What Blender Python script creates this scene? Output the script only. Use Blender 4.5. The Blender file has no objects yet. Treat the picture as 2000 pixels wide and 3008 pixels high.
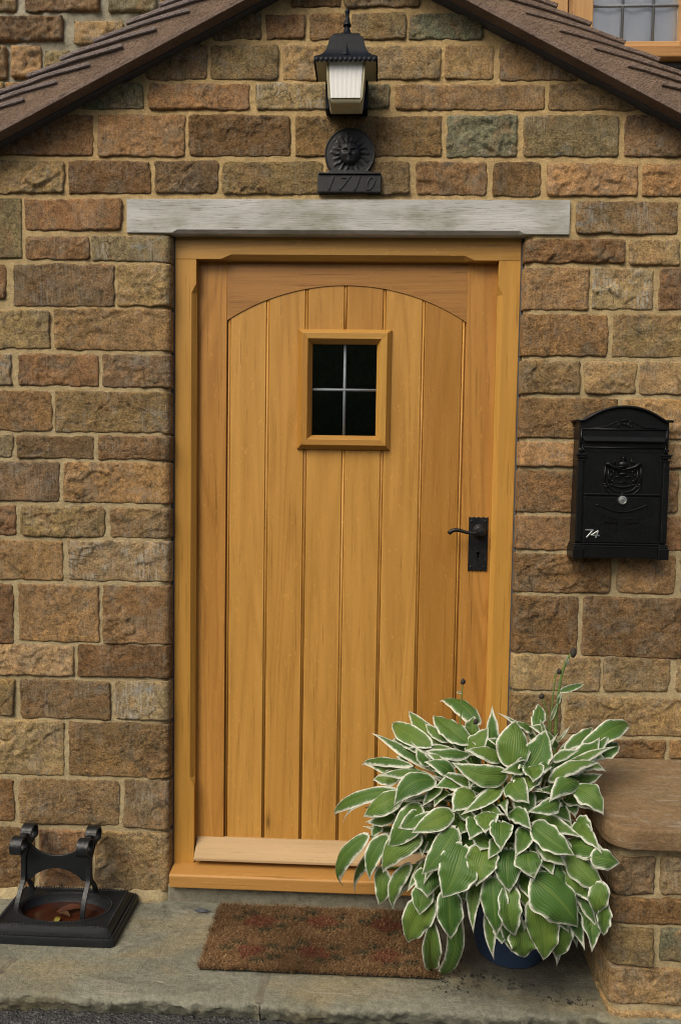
import bpy, bmesh, math, random
from mathutils import Vector, Matrix, noise
scn = bpy.context.scene
# ------------------------------------------------------------------ camera, sky, sun, exposure
YAW, PITCH, ROLL = .03836, .06238, .01581
fw = Vector((-math.sin(YAW)*math.cos(PITCH), math.cos(YAW)*math.cos(PITCH), -math.sin(PITCH)))
r0 = Vector((math.cos(YAW), math.sin(YAW), 0)); u0 = r0.cross(fw)
cr = math.cos(ROLL)*r0 + math.sin(ROLL)*u0; cu = -math.sin(ROLL)*r0 + math.cos(ROLL)*u0
cam_d = bpy.data.cameras.new('camera'); cam = bpy.data.objects.new('camera', cam_d)
scn.collection.objects.link(cam)
cam.matrix_world = Matrix(((cr.x, cu.x, -fw.x, .0777), (cr.y, cu.y, -fw.y, -2.147), (cr.z, cu.z, -fw.z, 1.265), (0, 0, 0, 1)))
cam_d.sensor_fit = 'VERTICAL'; cam_d.sensor_height = 23.7; cam_d.lens = 18.0
cam_d.clip_start = .05; cam_d.clip_end = 1000
scn.camera = cam
SUN_EL, SUN_AZ = math.radians(47), math.radians(214)
world = bpy.data.worlds.new('World'); scn.world = world; world.use_nodes = True
wn = world.node_tree
sky = wn.nodes.new('ShaderNodeTexSky'); sky.sky_type = 'NISHITA'; sky.sun_disc = False
sky.sun_elevation = SUN_EL; sky.sun_rotation = SUN_AZ
sky.air_density = .8; sky.dust_density = 7.0; sky.ozone_density = .6
bg = wn.nodes['Background']; bg.inputs[1].default_value = .10
wn.links.new(sky.outputs[0], bg.inputs[0])
sun_d = bpy.data.lights.new('sun', 'SUN'); sun_d.energy = 1.5; sun_d.angle = math.radians(32); sun_d.color = (1, .935, .77)
sun = bpy.data.objects.new('sun', sun_d); scn.collection.objects.link(sun)
sdir = Vector((math.sin(SUN_AZ)*math.cos(SUN_EL), math.cos(SUN_AZ)*math.cos(SUN_EL), math.sin(SUN_EL)))
sun.rotation_euler = sdir.to_track_quat('Z', 'Y').to_euler(); sun.location = sdir*20
scn.view_settings.view_transform = 'Standard'; scn.view_settings.look = 'None'
scn.cycles.filter_width = 1.0
scn.view_settings.gamma = 1; scn.view_settings.exposure = 0.29
# ------------------------------------------------------------------ helpers
rnd = random.Random(11)
def link(o): scn.collection.objects.link(o)
def tag(o, label=None, cat=None, group=None, kind=None):
    for k, v in (('label', label), ('category', cat), ('group', group), ('kind', kind)):
        if v: o[k] = v
    return o
def empty(name, loc=(0, 0, 0), **k):
    o = bpy.data.objects.new(name, None); o.location = loc; o.empty_display_size = .1; link(o); tag(o, **k); return o
def place(o, parent):
    if parent is not None:
        o.parent = parent
        w = parent.location.copy(); p = parent.parent
        while p is not None: w += p.location; p = p.parent
        o.location = o.location - w
class MB:
    def __init__(s): s.v = []; s.f = []
    def add(s, vs, fs):
        n = len(s.v); s.v += [tuple(p) for p in vs]; s.f += [tuple(i+n for i in f) for f in fs]; return s
    def box(s, x0, x1, y0, y1, z0, z1):
        return s.add([(x0,y0,z0),(x1,y0,z0),(x1,y1,z0),(x0,y1,z0),(x0,y0,z1),(x1,y0,z1),(x1,y1,z1),(x0,y1,z1)],
                     [(0,3,2,1),(4,5,6,7),(0,1,5,4),(1,2,6,5),(2,3,7,6),(3,0,4,7)])
    def loft(s, rings, caps=True, closed=True, loop=False):
        n = len(rings[0]); vs = [p for r in rings for p in r]; fs = []
        m = len(rings)
        for i in range(m if loop else m-1):
            a, b = i*n, ((i+1) % m)*n
            for j in range(n if closed else n-1):
                k = (j+1) % n; fs.append((a+j, a+k, b+k, b+j))
        if caps and not loop:
            fs.append(tuple(range(n))[::-1]); fs.append(tuple((m-1)*n+j for j in range(n)))
        return s.add(vs, fs)
    def prism(s, poly, a, b, axis='y'):
        f = {'y': lambda p, t: (p[0], t, p[1]), 'x': lambda p, t: (t, p[0], p[1]), 'z': lambda p, t: (p[0], p[1], t)}[axis]
        return s.loft([[f(p, a) for p in poly], [f(p, b) for p in poly]])
    def tube(s, pts, r, seg=8, flat=1.0):
        pts = [Vector(p) for p in pts]; n = len(pts); rs = r if isinstance(r, (list, tuple)) else [r]*n
        rings = []; up = Vector((0, 0, 1)); prev = None
        for i, p in enumerate(pts):
            d = (pts[min(i+1, n-1)]-pts[max(i-1, 0)])
            d = d.normalized() if d.length > 1e-9 else Vector((0, 0, 1))
            if prev is None: prev = d.orthogonal().normalized()
            a = (prev - d*prev.dot(d)); a = a.normalized() if a.length > 1e-6 else d.orthogonal().normalized()
            prev = a; b = d.cross(a)
            rings.append([p + a*(rs[i]*math.cos(6.2832*k/seg)) + b*(rs[i]*flat*math.sin(6.2832*k/seg)) for k in range(seg)])
        return s.loft(rings)
    def lathe(s, prof, o, axis='z', seg=20):
        rings = []
        for r, h in prof:
            ring = []
            for k in range(seg):
                c, q = r*math.cos(6.2832*k/seg), r*math.sin(6.2832*k/seg)
                ring.append({'z': (o[0]+c, o[1]+q, o[2]+h), 'y': (o[0]+c, o[1]-h, o[2]+q), 'x': (o[0]+h, o[1]+c, o[2]+q)}[axis])
            rings.append(ring)
        return s.loft(rings)
    def ball(s, c, r, seg=10, rg=6):
        if not isinstance(r, (tuple, list)): r = (r, r, r)
        rings = []
        for i in range(rg+1):
            t = math.pi*(i+.001)/(rg+.002)
            rings.append([(c[0]+r[0]*math.sin(t)*math.cos(6.2832*k/seg), c[1]+r[1]*math.sin(t)*math.sin(6.2832*k/seg), c[2]+r[2]*math.cos(t)) for k in range(seg)])
        return s.loft(rings)
    def strip(s, pts, wdir, w, th):   # flat bar swept through pts (in a plane), width along wdir
        pts = [Vector(p) for p in pts]; wd = Vector(wdir); n = len(pts); rings = []
        for i, p in enumerate(pts):
            d = (pts[min(i+1, n-1)]-pts[max(i-1, 0)]).normalized(); q = d.cross(wd).normalized()*(th/2); h = wd*((w[i] if isinstance(w, list) else w)/2)
            rings.append([p-h-q, p+h-q, p+h+q, p-h+q])
        return s.loft(rings)
    def build(s, name, mat, parent=None, smooth=False, bevel=0, seg=2, angle=30):
        me = bpy.data.meshes.new(name); me.from_pydata(s.v, [], s.f); me.update()
        bm = bmesh.new(); bm.from_mesh(me); bmesh.ops.recalc_face_normals(bm, faces=bm.faces)
        if bevel:
            es = [e for e in bm.edges if len(e.link_faces) == 2 and e.calc_face_angle(0) > math.radians(angle)]
            if es: bmesh.ops.bevel(bm, geom=es, offset=bevel, segments=seg, affect='EDGES', profile=.5, clamp_overlap=True)
        if smooth:
            for f in bm.faces: f.smooth = True
            if smooth == 'auto':
                for e in bm.edges:
                    if len(e.link_faces) == 2 and e.calc_face_angle(0) > math.radians(38): e.smooth = False
        bm.to_mesh(me); bm.free()
        me.materials.append(mat)
        o = bpy.data.objects.new(name, me); link(o); place(o, parent); return o
def nz(p, s, off=0.0): return noise.noise(Vector((p[0]*s+off, p[1]*s+off*1.7, p[2]*s-off)))
def fbm(p, s, o=3, off=0.0):
    a = 0; k = 1
    for i in range(o): a += nz(p, s, off+i*9.1)*k; s *= 2.1; k *= .52
    return a
# ------------------------------------------------------------------ materials
def node(nt, t, ins=None, **props):
    n = nt.nodes.new(t)
    for k, v in props.items(): setattr(n, k, v)
    for k, v in (ins or {}).items():
        if isinstance(v, bpy.types.NodeSocket): nt.links.new(v, n.inputs[k])
        else: n.inputs[k].default_value = v
    return n
def rgb(*c): return (*c, 1)
def material(name, color=(.5, .5, .5), rough=.6, spec=.4, metal=0):
    m = bpy.data.materials.new(name); m.use_nodes = True; nt = m.node_tree; b = nt.nodes['Principled BSDF']
    b.inputs['Base Color'].default_value = rgb(*color); b.inputs['Roughness'].default_value = rough
    b.inputs['Specular IOR Level'].default_value = spec; b.inputs['Metallic'].default_value = metal
    return m, nt, b
def pos(nt, rand=True, scale=(1, 1, 1)):
    g = node(nt, 'ShaderNodeNewGeometry').outputs['Position']
    if rand:
        oi = node(nt, 'ShaderNodeObjectInfo')
        r = node(nt, 'ShaderNodeMath', {0: oi.outputs['Random'], 1: 17.3}, operation='MULTIPLY').outputs[0]
        g = node(nt, 'ShaderNodeVectorMath', {0: g, 1: r}, operation='ADD').outputs[0]
    if scale != (1, 1, 1): g = node(nt, 'ShaderNodeVectorMath', {0: g, 1: scale}, operation='MULTIPLY').outputs[0]
    return g
def nse(nt, v, scale, detail=4, rough=.6, dist=0):
    return node(nt, 'ShaderNodeTexNoise', {'Vector': v, 'Scale': scale, 'Detail': detail, 'Roughness': rough, 'Distortion': dist}).outputs[0]
def ramp(nt, f, stops):
    r = node(nt, 'ShaderNodeValToRGB', {0: f}); e = r.color_ramp.elements
    while len(e) < len(stops): e.new(.5)
    for x, (p, c) in zip(e, stops): x.position = p; x.color = rgb(*c) if isinstance(c, tuple) else (c, c, c, 1)
    return r.outputs[0]
def mix(nt, f, a, b, blend='MIX'):
    n = node(nt, 'ShaderNodeMix', data_type='RGBA', blend_type=blend)
    for k, v in ((0, f), (6, a), (7, b)):
        if isinstance(v, bpy.types.NodeSocket): nt.links.new(v, n.inputs[k])
        elif isinstance(v, tuple): n.inputs[k].default_value = rgb(*v)
        else: n.inputs[k].default_value = v
    return n.outputs[2]
def mth(nt, op, a, b=0.0, c=None):
    ins = {0: a, 1: b}
    if c is not None: ins[2] = c
    return node(nt, 'ShaderNodeMath', ins, operation=op).outputs[0]
def bump(nt, b, h, dist, strength=1.0, prev=None):
    ins = {'Height': h, 'Distance': dist, 'Strength': strength}
    if prev is not None: ins['Normal'] = prev
    o = node(nt, 'ShaderNodeBump', ins).outputs[0]; nt.links.new(o, b.inputs['Normal']); return o
def setc(nt, b, c): nt.links.new(c, b.inputs['Base Color'])

def m_stone():
    m, nt, b = material('ironstone', rough=.92, spec=.18)
    p = pos(nt); oi = node(nt, 'ShaderNodeObjectInfo')
    big = nse(nt, p, 7, 3, .55, .4); mid = nse(nt, p, 52, 7, .72, .3); fine = nse(nt, p, 210, 4, .75)
    streak = nse(nt, pos(nt, True, (1, 1, .09)), 210, 3, .6)
    c = mix(nt, 1.0, oi.outputs['Color'], ramp(nt, big, [(.28, (.74, .73, .74)), (.5, 1.0), (.72, (1.28, 1.22, 1.10))]), 'MULTIPLY')
    tint = ramp(nt, nse(nt, p, 11, 4, .6, 1.0), [(.48, 0.0), (.64, .6)])
    c = mix(nt, tint, c, (.268, .162, .078))
    tint2 = ramp(nt, nse(nt, pos(nt, True, (1.3, 1, 1.3)), 14, 4, .6, .8), [(.52, 0.0), (.66, .62)])
    c = mix(nt, tint2, c, (.165, .130, .080))
    c = mix(nt, 1.0, c, ramp(nt, mid, [(.34, .52), (.46, .95), (.62, 1.30)]), 'MULTIPLY')
    c = mix(nt, 1.0, c, ramp(nt, fine, [(.38, .60), (.5, 1.0), (.61, 1.34)]), 'MULTIPLY')
    lich = mth(nt, 'MULTIPLY', ramp(nt, nse(nt, p, 16, 4, .6, .6), [(.46, 0.0), (.60, 1.0)]), ramp(nt, streak, [(.44, 0.0), (.64, .85)]))
    lich = mth(nt, 'MULTIPLY', lich, oi.outputs['Alpha'])
    c = mix(nt, lich, c, (.37, .35, .29))
    blue = mth(nt, 'MULTIPLY', ramp(nt, nse(nt, pos(nt, True, (1, 1, 1.8)), 8, 4, .65, .5), [(.60, 0.0), (.70, .75)]), oi.outputs['Alpha'])
    c = mix(nt, blue, c, (.25, .265, .25))
    crack = ramp(nt, mth(nt, 'ABSOLUTE', mth(nt, 'SUBTRACT', nse(nt, pos(nt, True, (1, 1, 1.6)), 6, 3, .55, .8), .5)), [(0.0, .75), (.009, 0.0)])
    crack = mth(nt, 'MULTIPLY', crack, ramp(nt, nse(nt, p, 5, 2, .5), [(.52, 0.0), (.6, 1.0)]))
    c = mix(nt, crack, c, (.045, .032, .022))
    speck = ramp(nt, nse(nt, p, 300, 2, .5), [(.70, 0.0), (.78, .6)])
    c = mix(nt, speck, c, (.42, .37, .28))
    setc(nt, b, c)
    vr = mth(nt, 'MULTIPLY_ADD', mth(nt, 'FRACT', mth(nt, 'MULTIPLY', oi.outputs['Random'], 7.31)), .85, .15)
    n1 = bump(nt, b, mid, .016, vr); n2 = bump(nt, b, fine, .0045, vr, n1)
    bump(nt, b, streak, .002, .45, n2)
    return m
def m_mortar(name, c1, c2, c3=None):
    m, nt, b = material(name, rough=.95, spec=.1)
    p = pos(nt, False)
    f = nse(nt, p, 5, 4, .6); g = nse(nt, p, 260, 4, .75); h = nse(nt, p, 45, 4, .6)
    c = mix(nt, ramp(nt, f, [(.35, 0.0), (.65, 1.0)]), c1, c2)
    if c3:
        z = node(nt, 'ShaderNodeSeparateXYZ', {0: p}).outputs[2]
        zz = mth(nt, 'ADD', z, mth(nt, 'MULTIPLY', f, .8))
        c = mix(nt, node(nt, 'ShaderNodeMapRange', {0: zz, 1: 1.7, 2: 2.5, 3: 0.0, 4: 1.0}).outputs[0], c, c3)
    c = mix(nt, 1.0, c, ramp(nt, g, [(.28, .62), (.5, 1.0), (.72, 1.22)]), 'MULTIPLY')
    c = mix(nt, 1.0, c, ramp(nt, h, [(.3, .76), (.6, 1.1)]), 'MULTIPLY')
    setc(nt, b, c); n = bump(nt, b, g, .003, .9); bump(nt, b, h, .006, .6, n)
    return m
def m_oak(name, light, dark, axis='z', rough=.42, band=.55, fleck=.25, spec=.35):
    m, nt, b = material(name, rough=rough, spec=spec)
    st = {'z': (1, 1, .07), 'x': (.07, 1, 1)}[axis]; st2 = {'z': (1, 1, .022), 'x': (.022, 1, 1)}[axis]
    p = pos(nt, True, st); p2 = pos(nt, True, st2)
    n = nse(nt, p, 9, 2, .5, .5)
    rings = mth(nt, 'SINE', mth(nt, 'MULTIPLY', n, 62.0))
    rings = ramp(nt, mth(nt, 'MULTIPLY_ADD', rings, .5, .5), [(0.0, 0.0), (.55, .25), (1.0, 1.0)])
    pore = nse(nt, p2, 190, 4, .75); wide = nse(nt, p, 26, 4, .6, .2); tone = nse(nt, pos(nt, True, st), 5, 2, .5)
    oi = node(nt, 'ShaderNodeObjectInfo')
    c = mix(nt, mth(nt, 'MULTIPLY', rings, mth(nt, 'MULTIPLY_ADD', nse(nt, pos(nt, True, st), 4, 2, .5), 2.3*band, -.55*band)), light, dark)
    c = mix(nt, 1.0, c, ramp(nt, wide, [(.3, .90), (.7, 1.09)]), 'MULTIPLY')
    c = mix(nt, 1.0, c, ramp(nt, tone, [(.3, (.90, .86, .80)), (.7, (1.08, 1.08, 1.1))]), 'MULTIPLY')
    c = mix(nt, ramp(nt, pore, [(.31, .6), (.42, 0.0)]), c, tuple(x*.42 for x in dark))
    kn = node(nt, 'ShaderNodeTexVoronoi', {'Vector': pos(nt, True, {'z': (9, 1, 2.6), 'x': (2.6, 1, 9)}[axis]), 'Scale': 1.0}, voronoi_dimensions='3D')
    kc = ramp(nt, node(nt, 'ShaderNodeSeparateColor', {0: kn.outputs['Color']}).outputs[0], [(.80, 0.0), (.84, 1.0)])
    kf = mth(nt, 'MULTIPLY', kc, ramp(nt, kn.outputs['Distance'], [(.02, .85), (.075, .25), (.14, 0.0)]))
    c = mix(nt, kf, c, tuple(x*.45 for x in dark))
    flk = mth(nt, 'MULTIPLY', ramp(nt, nse(nt, pos(nt, True, {'z': (1, 1, .45), 'x': (.45, 1, 1)}[axis]), 95, 2, .4, 1.5), [(.64, 0.0), (.72, 1.0)]), fleck)
    c = mix(nt, flk, c, tuple(min(1, x*1.5) for x in light))
    c = mix(nt, 1.0, c, ramp(nt, oi.outputs['Random'], [(0.0, (.84, .78, .70)), (.5, (1.0, 1.0, 1.0)), (1.0, (1.10, 1.14, 1.20))]), 'MULTIPLY')
    setc(nt, b, c); bump(nt, b, pore, .0012, .5)
    rr = node(nt, 'ShaderNodeMapRange', {0: wide, 1: .3, 2: .7, 3: rough-.06, 4: rough+.12}).outputs[0]
    nt.links.new(rr, b.inputs['Roughness'])
    return m
def m_lintel():
    m, nt, b = material('weathered_oak', rough=.85, spec=.15)
    p = pos(nt, False, (.06, 1, 1)); q = pos(nt, False, (.25, 1, 1))
    g = nse(nt, p, 270, 4, .7); w = nse(nt, q, 16, 4, .6); st = nse(nt, pos(nt, False, (.5, 1, 1.3)), 9, 4, .65)
    c = mix(nt, ramp(nt, w, [(.35, 0.0), (.65, 1.0)]), (.42, .425, .405), (.52, .525, .505))
    c = mix(nt, ramp(nt, g, [(.34, .75), (.43, 0.0)]), c, (.17, .165, .145))
    c = mix(nt, ramp(nt, st, [(.48, 0.0), (.68, .75)]), c, (.20, .205, .14))
    setc(nt, b, c); bump(nt, b, g, .002, .5)
    return m
def m_iron(name='black_iron', c=(.007, .0075, .008), rough=.40, bs=120, bd=.0015, spec=.4):
    m, nt, b = material(name, c, rough, spec)
    p = pos(nt); n = nse(nt, p, bs, 4, .6); d = nse(nt, p, 25, 3, .6)
    setc(nt, b, mix(nt, ramp(nt, d, [(.5, 0.0), (.75, .5)]), c, tuple(x*2.4 for x in c)))
    nt.links.new(node(nt, 'ShaderNodeMapRange', {0: n, 1: .3, 2: .7, 3: rough-.1, 4: rough+.15}).outputs[0], b.inputs['Roughness'])
    bump(nt, b, n, bd, .5)
    return m
def m_flag(name, a, bb, ochre, dirt_shade=False):
    m, nt, b = material(name, rough=.85, spec=.25)
    p = pos(nt); q = pos(nt, True, (.6, 1.3, 1))
    f = nse(nt, q, 6, 5, .65, .8); g = nse(nt, p, 70, 5, .7); h = nse(nt, p, 250, 3, .7); o = nse(nt, q, 3.2, 4, .6, 1)
    c = mix(nt, ramp(nt, f, [(.40, 0.0), (.60, 1.0)]), a, bb)
    c = mix(nt, ramp(nt, o, [(.48, 0.0), (.62, .85)]), c, ochre)
    c = mix(nt, 1.0, c, ramp(nt, g, [(.3, .72), (.7, 1.25)]), 'MULTIPLY')
    c = mix(nt, 1.0, c, ramp(nt, h, [(.3, .8), (.7, 1.18)]), 'MULTIPLY')
    st = nse(nt, pos(nt, True, (.35, 1.6, 1)), 22, 4, .7, 1.2)
    c = mix(nt, ramp(nt, st, [(.58, 0.0), (.68, .6)]), c, (.34, .31, .25))
    dk = nse(nt, p, 13, 5, .7, .6)
    c = mix(nt, ramp(nt, dk, [(.28, .6), (.42, 0.0)]), c, (.045, .043, .035))
    if dirt_shade:                                   # compost dirt plus shade under the hosta, painted dark around the pot's foot
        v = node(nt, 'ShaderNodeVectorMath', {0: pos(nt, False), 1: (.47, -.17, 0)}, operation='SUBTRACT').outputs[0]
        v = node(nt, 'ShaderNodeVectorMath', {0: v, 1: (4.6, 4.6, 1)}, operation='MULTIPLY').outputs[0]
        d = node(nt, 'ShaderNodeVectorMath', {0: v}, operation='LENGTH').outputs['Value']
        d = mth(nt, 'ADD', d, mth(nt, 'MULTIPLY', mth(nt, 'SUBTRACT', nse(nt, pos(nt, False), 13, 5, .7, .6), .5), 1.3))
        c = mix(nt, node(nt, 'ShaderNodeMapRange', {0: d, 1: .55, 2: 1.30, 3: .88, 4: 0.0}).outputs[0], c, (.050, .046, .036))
    setc(nt, b, c); n = bump(nt, b, f, .012, .5); n = bump(nt, b, g, .006, .8, n); bump(nt, b, h, .0025, .8, n)
    return m
def m_tile(name, a, bb):
    m, nt, b = material(name, rough=.9, spec=.2)
    p = pos(nt); f = nse(nt, p, 14, 4, .6); g = nse(nt, p, 190, 4, .75); s = nse(nt, p, 380, 2, .5)
    c = mix(nt, ramp(nt, f, [(.35, 0.0), (.65, 1.0)]), a, bb)
    c = mix(nt, 1.0, c, ramp(nt, g, [(.28, .65), (.7, 1.3)]), 'MULTIPLY')
    c = mix(nt, ramp(nt, s, [(.68, 0.0), (.76, .6)]), c, (.33, .27, .21))
    setc(nt, b, c); n = bump(nt, b, g, .005, .9); bump(nt, b, nse(nt, p, 60, 4, .65), .010, .6, n)
    return m
def m_leaf():
    m, nt, b = material('hosta_leaf', rough=.45, spec=.28)
    at = lambda n: node(nt, 'ShaderNodeAttribute', attribute_name=n).outputs['Fac']
    mg, s, t = at('marg'), at('side'), at('along')
    oi = node(nt, 'ShaderNodeObjectInfo')
    p = pos(nt)
    n1 = nse(nt, p, 62, 3, .65); n2 = nse(nt, p, 30, 3, .6)
    edge = mth(nt, 'ADD', mg, mth(nt, 'MULTIPLY', mth(nt, 'SUBTRACT', n1, .5), .010))
    # feathered streaks of white that run in from the rim along the veins
    v1 = mth(nt, 'SINE', mth(nt, 'MULTIPLY', s, 44.0))
    c = mix(nt, oi.outputs['Random'], (.056, .130, .026), (.155, .235, .042))
    c = mix(nt, ramp(nt, n2, [(.3, 0.0), (.7, .55)]), c, (.070, .160, .040))
    c = mix(nt, ramp(nt, mth(nt, 'MULTIPLY_ADD', v1, .5, .5), [(.0, .22), (.35, 0.0)]), c, (.032, .075, .010))
    mid = ramp(nt, mth(nt, 'ABSOLUTE', s), [(.0, .55), (.10, 0.0)])
    c = mix(nt, mid, c, (.17, .24, .05))
    c = mix(nt, node(nt, 'ShaderNodeMapRange', {0: edge, 1: .0110, 2: .0050, 3: 0.0, 4: .6}).outputs[0], c, (.16, .26, .12))
    c = mix(nt, node(nt, 'ShaderNodeMapRange', {0: edge, 1: .0056, 2: .0022, 3: 0.0, 4: 1.0}).outputs[0], c, (.72, .74, .62))
    tipb = mth(nt, 'MULTIPLY', node(nt, 'ShaderNodeMapRange', {0: t, 1: .965, 2: 1.0, 3: 0.0, 4: .8}).outputs[0], ramp(nt, oi.outputs['Random'], [(.3, 0.0), (.6, 1.0)]))
    c = mix(nt, tipb, c, (.20, .12, .04))
    setc(nt, b, c); bump(nt, b, v1, .0006, .6)
    tr = node(nt, 'ShaderNodeBsdfTranslucent', {'Color': c}); ms = node(nt, 'ShaderNodeMixShader', {0: .18, 1: b.outputs[0], 2: tr.outputs[0]})
    nt.links.new(ms.outputs[0], nt.nodes['Material Output'].inputs[0])
    return m
def m_glass(name, tint=(1, 1, 1), refl=.5, rough=.02):
    m = bpy.data.materials.new(name); m.use_nodes = True; nt = m.node_tree; nt.nodes.remove(nt.nodes['Principled BSDF'])
    tr = node(nt, 'ShaderNodeBsdfTransparent', {0: rgb(*tint)}); gl = node(nt, 'ShaderNodeBsdfGlossy', {0: rgb(.9, .95, 1), 'Roughness': rough})
    fr = node(nt, 'ShaderNodeFresnel', {0: 1.5}).outputs[0]
    ms = node(nt, 'ShaderNodeMixShader', {0: mth(nt, 'MULTIPLY', fr, refl), 1: tr.outputs[0], 2: gl.outputs[0]})
    nt.links.new(ms.outputs[0], nt.nodes['Material Output'].inputs[0]); return m
def m_simple(name, a, bb, rough=.7, scale=30, bd=.002, spec=.3, metal=0):
    m, nt, b = material(name, a, rough, spec, metal); p = pos(nt); f = nse(nt, p, scale, 5, .65)
    setc(nt, b, mix(nt, ramp(nt, f, [(.3, 0.0), (.7, 1.0)]), a, bb)); bump(nt, b, f, bd, .6); return m
def m_attr(name, rough=.9):
    m, nt, b = material(name, rough=rough, spec=.1); setc(nt, b, node(nt, 'ShaderNodeAttribute', attribute_name='tint').outputs['Color']); return m

STONE = m_stone()
MORTAR = m_mortar('sandy_mortar', (.380, .305, .172), (.44, .360, .210), (.48, .345, .165))
MORTAR_OLD = m_mortar('grey_lime_mortar', (.30, .28, .205), (.38, .35, .265))
OAK_DOOR = m_oak('golden_oak', (.475, .250, .055), (.330, .155, .028), band=.5)
OAK_STILE = m_oak('reddish_oak', (.390, .184, .038), (.245, .102, .018))
OAK_RAIL = m_oak('reddish_oak_rail', (.400, .206, .056), (.240, .110, .028), 'x', band=.75)
OAK_FRAME = m_oak('yellow_oak', (.445, .236, .046), (.330, .158, .026), band=.35, fleck=.12)
OAK_HEAD = m_oak('yellow_oak_rail', (0.403, 0.217, 0.047), (0.319, 0.158, 0.029), 'x', band=.4)
OAK_SILL = m_oak('orange_oak_sill', (.380, .196, .052), (.250, .118, .028), 'x', band=.6)
OAK_RAW = m_oak('raw_oak', (.490, .362, .212), (.400, .280, .152), 'x', rough=.75, band=.25, fleck=.1, spec=.15)
LINTEL = m_lintel()
IRON = m_iron(); IRON_FORGED = m_iron('forged_iron', (.006, .0078, .0095), .40, 160, .002, .45)
PAINT_BLACK = m_iron('black_powder_coat', (.0040, .0044, .0048), .34, 300, .0005, .32)
PAINT_LAMP = m_iron('black_painted_aluminium', (.0035, .0060, .0105), .45, 260, .0008, .16)
PLAQUE = m_iron('black_cast_plaque', (.009, .0105, .0115), .48, 220, .001, .4)
CHROME = m_simple('chrome', (.88, .89, .88), (.78, .80, .80), .34, 60, .0002, .5, 1)
LEAD = m_simple('grey_lead', (.22, .25, .28), (.18, .205, .23), .6, 60, .0006, .4, .1)
FROST = m_simple('frosted_glass', (.84, .85, .83), (.80, .81, .79), .9, 20, .0001, .05)
CREAM = m_simple('cream_plastic', (.52, .49, .33), (.42, .38, .24), .5, 18, .0004)
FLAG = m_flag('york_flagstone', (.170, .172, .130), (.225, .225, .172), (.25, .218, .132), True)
FLAG_SIDE = FLAG
BENCH = m_flag('brown_sandstone', (.200, .128, .064), (.245, .165, .086), (.225, .168, .095))
CONCRETE = m_mortar('weathered_concrete', (.17, .16, .12), (.23, .215, .165))
TILE = m_tile('brown_concrete_tile', (.190, .136, .108), (.232, .172, .138))
TILE_EDGE = m_tile('grey_brown_tile', (0.217, 0.178, 0.166), (0.265, 0.217, 0.198))
VERGE = m_tile('verge_mortar', (.200, .140, .102), (.255, .180, .130))
POT = m_simple('blue_glazed_pot', (.028, .056, .112), (.020, .040, .084), .5, 14, .001, .45)
SOIL = m_simple('soil', (.06, .05, .035), (.02, .016, .012), .95, 90, .01)
STEM = m_simple('green_stalk', (.13, .20, .045), (.09, .15, .04), .5, 40, .0005)
BUD = m_simple('dry_bud', (.055, .045, .04), (.03, .028, .02), .8, 200, .001)
LEAF = m_leaf()
GLASS = m_glass('dark_glass', (.55, .58, .56), 1.0, .05); GLASS_UP = m_glass('window_glass', (1, 1, 1), 1.4)
CURTAIN = m_simple('white_net_curtain', (.90, .91, .90), (.80, .83, .83), .9, 6, .01)
FIBRE = m_attr('coir_fibre', .95)
RUST = m_simple('rusty_water', (.050, .014, .006), (.014, .006, .004), .12, 14, .002, .5)
SEAL = m_simple('grey_sealant', (.10, .10, .105), (.07, .07, .075), .7, 80, .0005)
def m_asphalt():
    m, nt, b = material('asphalt', rough=.85, spec=.3); p = pos(nt, False)
    v = node(nt, 'ShaderNodeTexVoronoi', {'Vector': p, 'Scale': 160.0}); g = nse(nt, p, 60, 5, .7)
    c = mix(nt, ramp(nt, g, [(.35, 0.0), (.7, 1.0)]), (.028, .029, .031), (.075, .074, .072))
    c = mix(nt, ramp(nt, v.outputs['Color'], [(.75, 0.0), (.95, .7)]), c, (.20, .20, .19))
    setc(nt, b, c); bump(nt, b, v.outputs['Distance'], .006, .8); return m
ASPHALT = m_asphalt()
# ------------------------------------------------------------------ ground
def sheet(x0, x1, y0, y1, z, nx, ny, f=None):
    mb = MB(); vs = []; fs = []
    for j in range(ny+1):
        for i in range(nx+1):
            x = x0+(x1-x0)*i/nx; y = y0+(y1-y0)*j/ny
            vs.append((x, y, z+(f(x, y) if f else 0)))
    for j in range(ny):
        for i in range(nx):
            a = j*(nx+1)+i; fs.append((a, a+1, a+nx+2, a+nx+1))
    return mb.add(vs, fs)
tag(sheet(-300, 300, -300, 300, -.058, 8, 8).build('ground', ASPHALT), kind='structure')
road = sheet(-1.6, 1.6, -1.1, -.38, -.05, 220, 50, lambda x, y: .004*nz((x, y, 0), 40)+.003*nz((x, y, 0), 110)).build('road', ASPHALT)
tag(road, kind='structure')
sky_block = sheet(-60, 60, -60, -7.5, -.06, 60, 40, lambda x, y: 5.0*min(1, max(0, (-7.5-y)/6.5))**.8+.5*nz((x, y, 0), .5)*min(1, max(0, (-7.5-y)/3))).build('sky_block_slope', m_simple('sky_block_green', (.030, .050, .015), (.06, .085, .03), .9, 3, .1), None, smooth=True)
tag(sky_block, kind='structure')                     # unseen slope, added behind the camera to block low sky and darken reflections
step = empty('step', (0, -.2, 0), kind='structure')
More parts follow.
